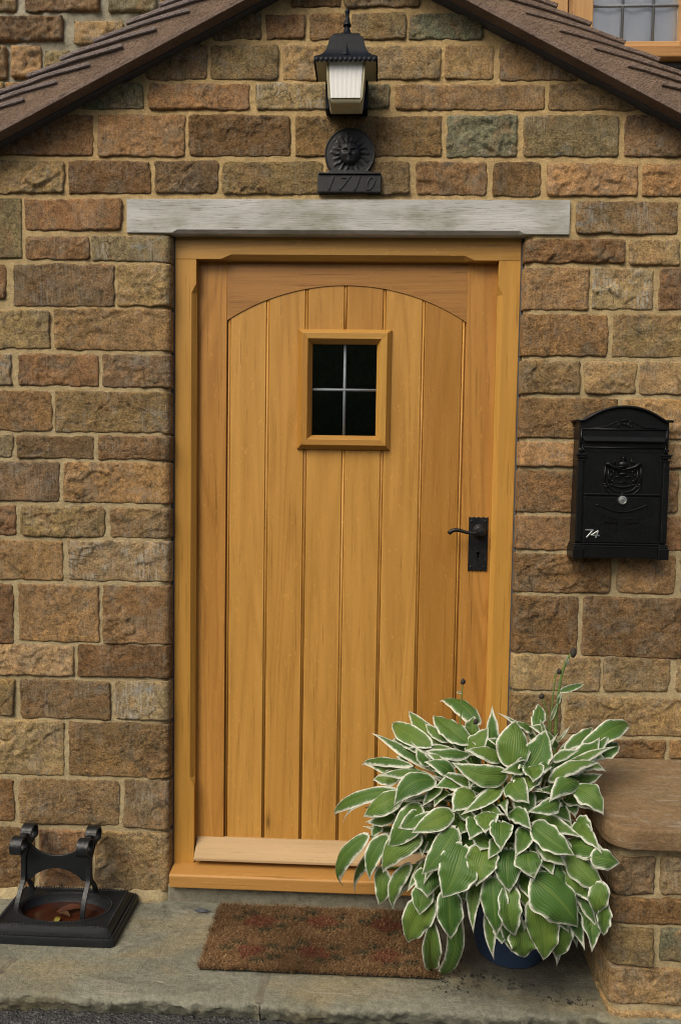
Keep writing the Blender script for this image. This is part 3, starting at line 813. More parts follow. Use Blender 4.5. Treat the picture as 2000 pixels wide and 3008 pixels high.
MB().lathe([(.024, 0), (.019, .004), (.0135, .010), (.0085, .016), (.0080, .021), (.0065, .023), (.0070, .027), (.0105, .030), (.0105, .034), (.0075, .038), (.0050, .050), (.0044, .059), (.0060, .062), (.0066, .066), (.0045, .071), (.0005, .073)], (LX, LY, 2.351), 'z', 20).build('finial', PAINT_LAMP, lamp, smooth='auto')
MB().loft([sq(.076, .0535, 2.2745), sq(.076, .0535, 2.2705)]).build('soffit', CREAM, lamp)
gl = [(.050, .042, 2.2712), (.0475, .0395, 2.235), (.0435, .037, 2.190), (.0410, .035, 2.180), (.037, .031, 2.1765)]
MB().loft([sq(a, b_, z) for a, b_, z in gl]).build('glass_body', CREAM, lamp, smooth='auto')
for k in range(7):
    a, b_ = -1+2*k/7, -1+2*(k+1)/7; rings = []
    for z, hw, fy in ((2.2700, .0425, LY-.0436), (2.230, .0402, LY-.0408), (2.1860, .0378, LY-.0384)):
        m_ = (a+b_)/2
        rings.append([(LX+a*hw, fy-.0004, z), (LX+(a*.6+m_*.4)*hw, fy-.0006, z), (LX+m_*hw, fy-.0009, z), (LX+(b_*.6+m_*.4)*hw, fy-.0006, z), (LX+b_*hw, fy-.0004, z)])
    MB().loft(rings).build('glass_flute', FROST, lamp)
for s in (-1, 1):
    MB().tube([(LX+s*.0475, LY-.0425, 2.2715), (LX+s*.0452, LY-.0395, 2.230), (LX+s*.0415, LY-.0368, 2.186), (LX+s*.039, LY-.034, 2.178)], .0022, 6).build('glazing_bar', CREAM, lamp, smooth=True)
MB().box(LX-.056, LX+.056, -.044, -.004, 2.192, 2.268).build('back_box', PAINT_LAMP, lamp, bevel=.004)
# ------------------------------------------------------------------ sun plaque
plq = empty('sun_plaque', (.0055, 0, 2.07), label='black cast iron plaque with a sun face and the date 1710', cat='plaque')
PX, PZ, PR = .0055, 2.0905, .0665
def facez(u, v):     # relief of the face; u, v in units of the face radius
    r = math.hypot(u*1.04, v*.94)
    h = 0
    if r < 1: h = .0125*math.sqrt(1-r*r)+.003
    g = lambda x, y, sx, sy, a: a*math.exp(-((u-x)/sx)**2-((v-y)/sy)**2)
    if r < 1.05:
        h += g(0, -.05, .12, .26, .0062)+g(0, -.22, .19, .10, .0045)                     # nose
        h += g(-.5, -.22, .26, .24, .0030)+g(.5, -.22, .26, .24, .0030)                   # cheeks
        h += g(-.36, .30, .25, .06, .0034)+g(.36, .30, .25, .06, .0034)                   # brows
        h -= g(-.36, .13, .19, .09, .0050)+g(.36, .13, .19, .09, .0050)                   # sockets
        h += g(-.36, .12, .10, .05, .0038)+g(.36, .12, .10, .05, .0038)                   # eyes
        h += g(0, -.45, .20, .045, .0034)+g(0, -.58, .17, .05, .0036); h -= g(0, -.515, .24, .025, .0036)
        h += g(0, -.78, .2, .12, .0030)
        h += .0016*max(0, v-.45)*math.sin(u*17)
    return h
NR, NA = 34, 96; rings = []
for i in range(NR+1):
    rr = PR*max(.02, i/NR); ring = []
    for k in range(NA):
        t = 2*math.pi*k/NA; x, z = rr*math.cos(t), rr*math.sin(t)
        FR = .0285; h = facez(x/FR, z/FR)
        # rays
        q = (t/(2*math.pi)*18+.5) % 1-.5; kk = int((t/(2*math.pi)*18+.5)) % 18
        rad = (rr-.026)/(.052-.026+ (.004 if kk % 2 else 0))
        if 0 < rad < 1:
            off = .16*math.sin(rad*6.3)*(1 if kk % 2 else 0); wd = .34*(1-rad)+.02
            h = max(h, .0065*max(0, 1-abs(q-off)/wd)*(1-.45*rad))
        if i >= NR-1: h = max(h, .0016)
        ring.append((PX+x, -.017-h, PZ+z))
    rings.append(ring)
rings.append([(PX+PR*math.cos(2*math.pi*k/NA)*1.01, -.004, PZ+PR*math.sin(2*math.pi*k/NA)*1.01) for k in range(NA)])
MB().loft(rings).build('sun_disc', PLAQUE, plq, smooth=True)
bz = [(-.079+.0, 1.9885), (.0905, 1.9885), (.0905, 2.0385), (.0680, 2.0385), (.0560, 2.046), (-.046, 2.046), (-.057, 2.0385), (-.079, 2.0385)]
MB().prism(bz, -.021, .004).build('date_panel', PLAQUE, plq, bevel=.002)
MB().box(-.077, .0885, -.0255, -.012, 2.0345, 2.0392).build('moulding', PLAQUE, plq, bevel=.0015)
def text_mesh(txt, size, depth, shear):
    c = bpy.data.curves.new('t', 'FONT'); c.body = txt; c.size = size; c.extrude = depth; c.shear = shear; c.align_x = 'CENTER'; c.space_character = 1.35; c.bevel_depth = depth*.25
    o = bpy.data.objects.new('t', c); link(o); bpy.context.view_layer.update()
    me = bpy.data.meshes.new_from_object(o.evaluated_get(bpy.context.evaluated_depsgraph_get()))
    bpy.data.objects.remove(o); return me
me = text_mesh('1710', .052, .0022, .35); me.materials.clear(); me.materials.append(PLAQUE)
o = bpy.data.objects.new('date_numerals', me); o.rotation_euler = (math.pi/2, 0, 0); o.location = (.003, -.0205, 1.9945); link(o); place(o, plq)
# ------------------------------------------------------------------ letterbox
lb = empty('letterbox', (.742, 0, 1.02), label='black letterbox with arched top, crest and chrome number 74 on the stone wall', cat='letterbox')
BX, YF = .7415, -.060
def archline(hw, z_sh, z_top, n=20):
    R_ = (hw*hw+(z_top-z_sh)**2)/(2*(z_top-z_sh)); c = z_top-R_
    return [(BX-hw+2*hw*k/n, c+math.sqrt(R_*R_-(-hw+2*hw*k/n)**2)) for k in range(n+1)]
al = archline(.098, 1.390, 1.4235)
body = [(BX-.120, 1.035), (BX-.1165, 1.386)]+[(BX-.1165, 1.388)]+al+[(BX+.1165, 1.388), (BX+.1165, 1.386), (BX+.120, 1.035)]
MB().prism(body, YF, -.006).build('body', PAINT_BLACK, lb, bevel=.003)
cl = [(BX-.1245, YF-.004, 1.3885), (BX-.106, YF-.004, 1.3885)]+[(p[0], YF-.004, p[1]+.002) for p in al[1:-1]]+[(BX+.106, YF-.004, 1.3885), (BX+.1245, YF-.004, 1.3885)]
cn = MB()
for dy, r in ((0, .0036), (.008, .0030), (.03, .0030)): cn.tube([(p[0], p[1]+dy, p[2]) for p in cl], r, 8)
cn.build('cornice', PAINT_BLACK, lb, smooth=True)
MB().loft([[(p[0]*1.0, y, p[2]+.0015) for p in cl]+[(p[0], y, p[2]-.001) for p in cl[::-1]] for y in (YF-.003, -.004)]).build('top_cover', PAINT_BLACK, lb)
sl = MB(); z0, z1 = 1.318, 1.366
for a in (z0, z1): sl.tube([(BX-.111, YF-.0005, a), (BX+.111, YF-.0005, a)], .0024, 6)
for s in (-1, 1): sl.tube([(BX+s*.111, YF-.0005, z0), (BX+s*.111, YF-.0005, z1)], .0024, 6)
sl.build('slot_frame', PAINT_BLACK, lb, smooth=True)
MB().loft([[(BX-.109, YF-.001, 1.347), (BX+.109, YF-.001, 1.347), (BX+.103, YF-.011, 1.335), (BX-.103, YF-.011, 1.335)], [(BX-.109, YF+.002, 1.345), (BX+.109, YF+.002, 1.345), (BX+.103, YF-.008, 1.332), (BX-.103, YF-.008, 1.332)]]).build('slot_flap', PAINT_BLACK, lb, bevel=.0006, seg=1)
sc = MB()
def spiral(cx_, cz_, r, s, turns=1.6, n=26): return [(cx_+s*r*(1-.75*k/n)*math.cos(k/n*turns*6.283), YF-.0015, cz_+r*(1-.75*k/n)*math.sin(k/n*turns*6.283)) for k in range(n+1)]
for s in (-1, 1):
    sc.tube(spiral(BX+s*.013, 1.3765, .0075, -s), .0014, 6)
    sc.tube([(BX+s*.004, YF-.001, 1.388), (BX+s*.018, YF-.001, 1.3865), (BX+s*.034, YF-.001, 1.380), (BX+s*.050, YF-.001, 1.3715), (BX+s*.085, YF-.001, 1.3690)], .0013, 6)
sc.tube([(BX-.010, YF-.0015, 1.388), (BX, YF-.002, 1.3915), (BX+.010, YF-.0015, 1.388)], .0018, 6); sc.ball((BX, YF-.001, 1.380), .0035)
sc.build('scroll_ornament', PAINT_BLACK, lb, smooth=True)
vl = [(BX-.108+.216*k/24, YF-.0006, 1.312-.004*math.sin(k/24*math.pi*3)**2-.003*abs(math.sin(k/24*math.pi))) for k in range(25)]
MB().tube(vl, .0011, 5).build('valance_line', PAINT_BLACK, lb, smooth=True)
for s in (-1, 1):
    col = MB(); x = BX+s*.1115
    col.box(x-.0085, x+.0085, YF-.006, YF+.01, 1.066, 1.286)
    col.build('pilaster', PAINT_BLACK, lb, bevel=.003)
    cp = MB(); cp.box(x-.0135, x+.0135, YF-.010, YF+.01, 1.2965, 1.301); cp.box(x-.0110, x+.0110, YF-.008, YF+.01, 1.290, 1.2965); cp.box(x-.0100, x+.0100, YF-.0075, YF+.01, 1.2815, 1.2855)
    cp.build('capital', PAINT_BLACK, lb, bevel=.0012)
    fg = MB(); fg.tube(spiral(x-s*.001, 1.309, .0065, s, 1.3), .0020, 6); fg.ball((x-s*.004, YF-.003, 1.3205), .0032); fg.tube([(x+s*.002, YF-.003, 1.303), (x-s*.006, YF-.004, 1.312), (x-s*.002, YF-.003, 1.322)], .0022, 6)
    fg.build('leaf_scroll', PAINT_BLACK, lb, smooth=True)
    bs = MB(); bs.box(x-.014, x+.014, YF-.010, -.006, 1.023, 1.052); bs.box(x-.0125, x+.0125, YF-.0085, -.006, 1.052, 1.0575); bs.box(x-.0110, x+.0110, YF-.0075, -.006, 1.0575, 1.063)
    bs.build('plinth_block', PAINT_BLACK, lb, bevel=.0015)
bp = MB(); bp.box(BX-.098, BX+.098, YF-.004, -.006, 1.025, 1.0535); bp.box(BX-.098, BX+.098, YF-.0055, YF+.01, 1.0535, 1.0575); bp.box(BX-.098, BX+.098, YF-.003, YF+.01, 1.060, 1.064)
bp.build('base', PAINT_BLACK, lb, bevel=.0012)
MB().box(BX-.1, BX+.1, YF-.005, YF+.004, 1.1925, 1.1965).build('rail', PAINT_BLACK, lb, bevel=.0014)
MB().box(BX-.0985, BX+.0985, YF-.0028, YF+.004, 1.0665, 1.1875).build('lower_door', PAINT_BLACK, lb, bevel=.001)
crest = MB(); Y_ = YF-.002; CZ = 1.250
for s in (-1, 1):
    crest.tube([(BX+s*.006, Y_-.003, CZ+.012), (BX+s*.018, Y_-.003, CZ+.014), (BX+s*.030, Y_-.004, CZ+.018), (BX+s*.040, Y_-.004, CZ+.026), (BX+s*.047, Y_-.003, CZ+.024)], [.003, .0035, .004, .0048, .003], 8)
    crest.tube([(BX+s*.030, Y_-.002, CZ+.026), (BX+s*.022, Y_-.002, CZ+.034)], .0012, 5)
    crest.tube([(BX+s*.046, Y_, CZ+.020), (BX+s*.0475, Y_, CZ-.005), (BX+s*.047, Y_, CZ-.028)], .0026, 6)
    crest.tube([(BX+s*.037, Y_, CZ+.012), (BX+s*.038, Y_, CZ-.008), (BX+s*.035, Y_, CZ-.026)], .0016, 6)
    crest.tube([(BX+s*.040, Y_, CZ-.030), (BX+s*.050, Y_, CZ-.027)], .0028, 6); crest.tube([(BX+s*.036, Y_, CZ-.034), (BX+s*.046, Y_, CZ-.035)], .0024, 6)
    for k in range(9):
        t = k/8; crest.ball((BX+s*(.030-.006*math.sin(t*9)), Y_-.001, CZ+.010-.040*t), .0028+.0010*math.sin(k*2.4), 7, 5)
    crest.ball((BX+s*.022, Y_+.0, CZ+.040), .0022, 6, 5); crest.tube([(BX+s*.022, Y_, CZ+.040), (BX+s*.020, Y_, CZ+.022)], .001, 5)
    crest.tube([(BX+s*.004, Y_-.002, CZ-.010), (BX+s*.014, Y_-.003, CZ-.007), (BX+s*.022, Y_-.002, CZ-.011)], .0014, 6)
crest.tube([(BX+.046*math.cos(t), Y_, CZ-.030+.030*math.sin(t)) for t in [math.pi+math.pi*k/20 for k in range(21)]], .0016, 6)
crest.tube([(BX+.036*math.cos(t), Y_, CZ-.028+.022*math.sin(t)) for t in [math.pi+math.pi*k/20 for k in range(21)]], .0018, 6)
crest.ball((BX, Y_-.001, CZ+.024), (.0125, .006, .009), 14, 8)
crest.box(BX-.014, BX+.014, Y_-.005, Y_+.002, CZ+.0165, CZ+.0185)
crest.add([(BX-.008, Y_, CZ+.044), (BX+.008, Y_, CZ+.044), (BX, Y_, CZ+.036), (BX, Y_-.006, CZ+.041)], [(0, 2, 3), (1, 3, 2), (0, 3, 1), (0, 1, 2)])
crest.add([(BX-.011, Y_, CZ+.034), (BX+.011, Y_, CZ+.034), (BX, Y_, CZ+.039), (BX, Y_-.005, CZ+.035)], [(0, 3, 2), (1, 2, 3), (0, 1, 3), (0, 2, 1)])
for k in range(7): crest.ball((BX-.0135+.0045*k, Y_-.0015, CZ+.006+.004*math.sin(k/6*math.pi)), .0022, 7, 5)
crest.ball((BX, Y_-.001, CZ-.001), (.010, .004, .004), 10, 6)
crest.box(BX-.011, BX+.011, Y_-.002, Y_+.002, CZ-.0235, CZ-.0222)
for k in range(9): crest.ball((BX-.020+.005*k, Y_-.001, CZ-.032-.004*math.sin(k/8*math.pi)), (.003, .003, .0024), 7, 5)
crest.ball((BX, Y_-.001, CZ-.0555), .0044, 8, 6); crest.ball((BX-.004, Y_-.001, CZ-.0575), .002, 6, 5); crest.ball((BX+.004, Y_-.001, CZ-.0575), .002, 6, 5)
crest.build('crest', PAINT_BLACK, lb, smooth=True)
lk = MB().lathe([(.0122, 0), (.0122, .003), (.0105, .0055), (.0085, .0058), (.0080, .0040), (.0062, .0040), (.0058, .0058), (.0003, .0060)], (BX+.001, YF-.0028, 1.1795), 'y', 24).build('lock', CHROME, lb, smooth='auto')
MB().box(BX-.0022, BX+.0042, YF-.0093, YF-.0086, 1.1785, 1.1805).build('keyhole', SEAL, lk)
MB().tube([(BX-.069, YF-.004, 1.1650), (BX-.064, YF-.0045, 1.1670), (BX-.058, YF-.0045, 1.1650)]+[(BX-.058+.116*k/14, YF-.0048, 1.165-.0165*math.sin(math.pi*k/14)) for k in range(1, 14)]+[(BX+.058, YF-.0045, 1.165), (BX+.064, YF-.0045, 1.1670), (BX+.069, YF-.004, 1.1650)], .0014, 6).build('curved_rib', PAINT_BLACK, lb, smooth=True)
MB().box(BX-.0275, BX+.0275, YF-.0046, YF-.0020, 1.1300, 1.1318).build('name_slot', PAINT_BLACK, lb, bevel=.0005, seg=1)
for s in (-1, 1):
    lens = [(BX+s*(.009+.037*k/10), 1.1215-.0015*math.sin(k/10*3.14)+.0035*(k/10)) for k in range(11)]+[(BX+s*(.009+.037*k/10), 1.1135+.006*(k/10)**1.5+.003*(k/10)) for k in range(10, -1, -1)]
    MB().loft([[(p[0], YF-.0026, p[1]) for p in lens], [(p[0]*.94+(BX+s*.027)*.06, YF-.0052+(.002 if p[1] < 1.118 else 0), p[1]*.8+1.119*.2) for p in lens]]).build('finger_pull', PAINT_BLACK, lb, smooth='auto')
def stroke(pts, w):
    mb = MB()
    for a, b_ in zip(pts[:-1], pts[1:]):
        d = Vector((b_[0]-a[0], b_[1]-a[1])); n = Vector((-d.y, d.x)).normalized()*w/2; e = d.normalized()*w*.3
        a, b_ = Vector(a)-e, Vector(b_)+e
        mb.prism([tuple(a+n), tuple(a-n), tuple(b_-n), tuple(b_+n)], YF-.0058, YF-.0027)
    return mb
NX, NZ_ = .6445, 1.0795
tr = lambda L_: [(NX+.0200*u+.0045*v, NZ_+.0200*v) for u, v in L_]
stroke(tr([(0, 1), (1.0, 1), (.40, 0)]), .0036).build('number_seven', CHROME, lb, bevel=.0006, seg=1)
f4 = stroke(tr([(1.62, .86), (.92, .26), (1.98, .26)]), .0034); g4 = stroke(tr([(1.72, .86), (1.60, -.02)]), .0034); f4.add(g4.v, g4.f)
f4.build('number_four', CHROME, lb, bevel=.0006, seg=1)
# ------------------------------------------------------------------ window of the house
win = empty('house_window', (1.2, 1.2, 2.9), label='oak framed leaded window with white net curtain above the porch roof', cat='window')
OAK_WIN = m_oak('pale_oak', (.52, .31, .125), (.38, .205, .075), band=.4); OAK_WINX = m_oak('pale_oak_rail', (.50, .285, .11), (.36, .185, .065), 'x', band=.5)
y0, y1 = 1.17, 1.26
MB().box(.735, .838, y0-.02, y1, 2.951, 4.06).build('jamb', OAK_WIN, win, bevel=.003)
MB().box(1.75, 1.85, y0-.02, y1, 2.951, 4.06).build('jamb', OAK_WIN, win, bevel=.003)
MB().box(.735, 1.85, y0-.02, y1, 4.06, 4.10).build('head', OAK_WINX, win, bevel=.003)
MB().box(.70, 1.89, y0-.06, y1, 2.905, 2.949).build('sill', OAK_WINX, win, bevel=.004)
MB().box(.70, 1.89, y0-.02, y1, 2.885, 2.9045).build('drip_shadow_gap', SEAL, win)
for (a, b_) in ((.845, 1.40), (1.402, 1.745)):
    sw = .052 if a < 1 else .05
    MB().box(a, a+.100 if a < 1 else a+.05, y0, y1-.02, 2.953, 4.05).build('sash_stile', OAK_WIN, win, bevel=.004)
    MB().box(b_-.10 if a < 1 else b_-.05, b_, y0, y1-.02, 2.953, 4.05).build('sash_stile', OAK_WIN, win, bevel=.004)
    a2, b2 = (a+.1, b_-.1) if a < 1 else (a+.05, b_-.05)
    MB().box(a2, b2, y0+.004, y1-.02, 2.953, 2.999).build('sash_rail', OAK_WINX, win, bevel=.004)
    MB().box(a2, b2, y0+.004, y1-.02, 4.0, 4.05).build('sash_rail', OAK_WINX, win, bevel=.004)
    n = 3 if a < 1 else 2
    if a < 1: xs = [.951, 1.078, 1.203, 1.297]; a2, b2 = .945, 1.30
    xs = [a2+(b2-a2)*k/n for k in range(1, n)] if a > 1 else [1.076, 1.201]
    zs = [3.160+.165*k for k in range(6)]
    ex = [a2]+xs+[b2]; ez = [2.999]+[q for q in zs if q < 3.99]+[4.0]
    for i in range(len(ex)-1):
        for j in range(len(ez)-1):
            MB().box(ex[i]+.0005, ex[i+1]-.0005, 1.218, 1.222, ez[j]+.0005, ez[j+1]-.0005).build('pane', GLASS_UP, win)
    for x in xs: MB().tube([(x, 1.217, 2.999), (x, 1.217, 4.0)], .0055, 6).build('lead_came', LEAD, win, smooth=True)
    for z in zs:
        if z < 3.99: MB().tube([(a2, 1.216, z), (b2, 1.216, z)], .0055, 6).build('lead_came', LEAD, win, smooth=True)
vs = []; fs = []; nx, nzz = 90, 24
for j in range(nzz+1):
    for i in range(nx+1):
        x = .85+.9*i/nx; z = 2.96+1.1*j/nzz
        vs.append((x, 1.236+.006*math.sin(x*58+2*nz((x, 0, z), 4))+.006*nz((x, 0, z*.6), 7), z))
for j in range(nzz):
    for i in range(nx): a = j*(nx+1)+i; fs.append((a, a+1, a+nx+2, a+nx+1))
MB().add(vs, fs).build('net_curtain', CURTAIN, win, smooth=True)
# ------------------------------------------------------------------ bench block at the right
bench = empty('stone_bench', (1.0, -.2, 0), label='low stone bench with thick rounded sandstone slab beside the plant pot', cat='bench')
def slabpoly(x0, r, yb, yf):
    pts = [(1.6, yb), (1.6, yf)]
    for k in range(11):
        t = k/10*math.pi/2; pts.append((x0+r-r*math.sin(t), yf+r-r*math.cos(t)))
    pts.append((x0, yb)); return pts
rings = []
for z, ins in ((.4085, .004), (.4105, .0015), (.4150, 0), (.4350, 0), (.4500, .0003), (.4555, .0012), (.4582, .0035), (.4592, .009)):
    rings.append([(p[0], p[1], z) for p in slabpoly(.624+ins, .062, .0, -.432+ins)])
sb = MB().loft(rings).build('top_slab', BENCH, bench, smooth='auto')
for r in PIER: stone(*r, bench, y0=-.395, clip=False, depth=.008)
rings = []
for z in (-.06, .1, .25, .408): rings.append([(p[0], p[1], z) for p in slabpoly(.655, .03, .0, -.394)])
MB().loft(rings).build('mortar', MORTAR, bench, smooth='auto')
for k, (z0, z1) in enumerate(((.01, .10), (.112, .20), (.21, .285), (.297, .395))):      # quoin returns seen on the shaded side
    for a, b_ in ((-.30, -.13), (-.12, -.005)):
        MB().box(.645, .67, a, b_, z0, z1).build('stone', STONE, bench, bevel=.008).color = PAL['TOPB'[k]]
# ------------------------------------------------------------------ doormat
mat = empty('doormat', (-.03, -.17, 0), label='brown coir doormat with faded red flowers on the stone step', cat='doormat')
MX0, MX1, MY0, MY1 = -.330, .268, -.305, -.028
MB().box(MX0+.004, MX1-.004, MY0+.004, MY1-.004, .0025, .0085).build('backing', m_simple('mat_backing', (.012, .016, .012), (.02, .02, .015), .9), mat)
def pile(n):
    vs, fs, cols = [], [], []
    R_ = random.Random(3)
    roses = [(-.201, -.108), (-.036, -.097), (.143, -.105), (-.211, -.238), (-.047, -.231), (.138, -.237)]
    for k in range(n):
        x, y = R_.uniform(MX0, MX1), R_.uniform(MY0, MY1)
        wob = .004*nz((x, y, 0), 30)
        if x < MX0+.006+wob*.8 or y < MY0+.004+wob: 
            if R_.random() < .4: continue
        a = R_.uniform(0, 6.283); l = R_.uniform(.009, .021); w = R_.uniform(.0005, .0011)
        dx, dy = math.cos(a)*l*.75, math.sin(a)*l*.75 - .003
        h = .010+R_.uniform(.002, .010)+.004*nz((x, y, 2), 20)
        b0 = Vector((x, y, .007)); m_ = Vector((x+dx*.35, y+dy*.35, h*.85)); t_ = Vector((x+dx, y+dy, h))
        s = Vector((-math.sin(a), math.cos(a), 0))*w
        i0 = len(vs); vs += [b0-s, b0+s, m_+s*.8, m_-s*.8, t_]; fs += [(i0, i0+1, i0+2, i0+3), (i0+3, i0+2, i0+4)]
        j = R_.uniform(.55, 1.35); c = Vector((.190, .112, .054))
        if R_.random() < .16: c = Vector((.33, .22, .12))
        for q, (rx, ry) in enumerate(roses):
            d = math.hypot((x-rx)/.042, (y-ry)/.028)+.55*nz((x, y, 0), 35)
            if d < 1 and R_.random() < .75: c = Vector((.165, .058, .036))
            for gx, gy in ((-.062, .01), (.055, .022), (.02, -.036), (-.03, .036), (.062, -.02)):
                if math.hypot((x-rx-gx)/.02, (y-ry-gy)/.011)+.5*nz((x, y, 3), 50) < 1 and R_.random() < .7: c = Vector((.052, .062, .036))
        c *= .84*j*(.72+.5*(nz((x, y, 5), 6)+.5))
        cols += [(c[0], c[1], c[2], 1)]*5
    me = bpy.data.meshes.new('pile'); me.from_pydata(vs, [], fs); me.update()
    at = me.color_attributes.new('tint', 'FLOAT_COLOR', 'POINT'); at.data.foreach_set('color', [v for c in cols for v in c])
    me.materials.append(FIBRE); o = bpy.data.objects.new('pile', me); link(o); place(o, mat); tag(o, kind='stuff')
pile(52000)
# ------------------------------------------------------------------ boot scraper
bsr = empty('boot_scraper', (-.738, -.118, 0), label='black iron boot scraper with scrolled ends standing in a cast tray', cat='boot scraper')
TX, TY = -.738, -.118
def ring_t(hx, hy, z, e, n=120):
    out = []
    for k in range(n):
        t = 2*math.pi*(k+.5)/n; c, s = math.cos(t), math.sin(t); q = (abs(c)**e+abs(s)**e)**(-1/e)
        out.append((TX+hx*c*q, TY+hy*s*q, z))
    return out
tr_ = [(0.172, 0.111, 0.0014, 40), (0.172, 0.111, 0.0179, 40), (0.170, 0.109, 0.0228, 40), (0.162, 0.102, 0.0242, 40), (0.160, 0.100, 0.0310, 40), (0.153, 0.094, 0.0338, 40), (0.150, 0.091, 0.0414, 40), (0.145, 0.087, 0.0435, 40), (0.141, 0.084, 0.0414, 40), (0.138, 0.081, 0.0407, 7.0), (0.128, 0.075, 0.0407, 2.6), (0.124, 0.072, 0.0428, 2.2), (0.118, 0.067, 0.0400, 2.1), (0.113, 0.062, 0.0166, 2.0), (0.105, 0.056, 0.0083, 2.0), (0.010, 0.010, 0.0076, 2.0)]
MB().loft([ring_t(*r) for r in tr_]).build('tray', IRON_FORGED, bsr, smooth='auto')
bd = MB()
for n_, (hx, hy, z) in enumerate(((.1665, .1060, .0250), (.1475, .0895, .0436), (.1265, .0740, .0428))):
    pts = ring_t(hx, hy, z, 40 if n_ < 2 else 2.3, 150 if n_ < 2 else 90)
    for p in pts: bd.ball(p, (.0024, .0024, .0022), 5, 4)
bd.build('rope_beading', IRON_FORGED, bsr, smooth=True)
MB().add([(p[0], p[1], .0190) for p in ring_t(.1125, .0615, 0, 2, 48)], [tuple(range(48))]).build('rusty_water', RUST, bsr)
YC = -.090
for s, px in ((-1, -.862), (1, -.680)):
    BW = .026
    ft = [(px, YC-.052, .006), (px, YC-.053, .028), (px, YC-.046, .055), (px, YC-.030, .078), (px, YC-.010, .098), (px, YC-.005, .116), (px, YC-.004, .16), (px, YC-.006, .195)]
    R_ = .0225; cc = (YC-.010-R_*1.0, .200)
    ft += [(px, cc[0]+R_*math.cos(t), cc[1]+.012+R_*math.sin(t)) for t in [k/16*math.radians(400) for k in range(1, 17)]]
    bt = [(px, 2*YC-p[1], p[2]+ (.004 if p[2] > .19 else 0)) for p in ft]
    BW = [.0135 if p[2] < .17 else (.020 if p[2] < .195 else .032) for p in ft]
    MB().strip(ft, (1, 0, 0), BW, .0052).build('front_leg', IRON_FORGED, bsr, smooth='auto', bevel=.0008, seg=1, angle=60)
    MB().strip(bt, (1, 0, 0), BW, .0052).build('back_leg', IRON_FORGED, bsr, smooth='auto', bevel=.0008, seg=1, angle=60)
    MB().box(px-.0075, px+.0075, YC-.007, YC+.007, .092, .228).build('upright', IRON_FORGED, bsr, bevel=.002)
x0, x1 = -.856, -.686
pl = [(x0, .225), (x0+.012, .205)] + [(x0+.012+(x1-x0-.024)*k/16, .205-.034*math.sin(math.pi*k/16)**.6) for k in range(1, 16)] + [(x1-.012, .205), (x1, .225)]
pl += [(x1, .100), (x1-.014, .102)] + [(x1-.014-(x1-x0-.028)*k/16, .102+.033*math.sin(math.pi*k/16)**.7) for k in range(1, 16)] + [(x0+.014, .102), (x0, .100)]
MB().prism(pl, YC-.003, YC+.003).build('scraper_plate', IRON_FORGED, bsr, bevel=.0006, seg=1, angle=50)
def dead_leaf(name, c, L_, W_, col, rot, label, curl=.3):
    vs, fs = [], []; n = 8
    for i in range(n+1):
        t = i/n; w = W_*math.sin(math.pi*min(1, t*.97+.03))**.8*(1-.3*t)
        for q in (-1, -.5, 0, .5, 1): vs.append(((t-.5)*L_, q*w, abs(q)*w*curl+.006*math.sin(t*3)))
    for i in range(n):
        for q in range(4): a = i*5+q; fs.append((a, a+1, a+6, a+5))
    o = MB().add(vs, fs).build(name, m_simple(name+'_skin', col, tuple(x*.5 for x in col), .6, 60, .001), None, smooth=True)
    o.location = c; o.rotation_euler = rot; return tag(o, label, 'leaf')
dead_leaf('fallen_leaf', (-.745, -.155, .0235), .026, .008, (.24, .21, .03), (.4, -.2, 1.3), 'small yellow leaf floating at the front of the boot scraper tray')
dead_leaf('fallen_leaf', (-.725, -.105, .0245), .075, .015, (.085, .028, .012), (.1, 0, .35), 'long reddish brown leaf floating across the boot scraper tray')
dead_leaf('fallen_leaf', (-.735, -.128, .0225), .040, .011, (.10, .050, .02), (.0, .1, -.3), 'small dull brown leaf beside the yellow leaf in the tray')
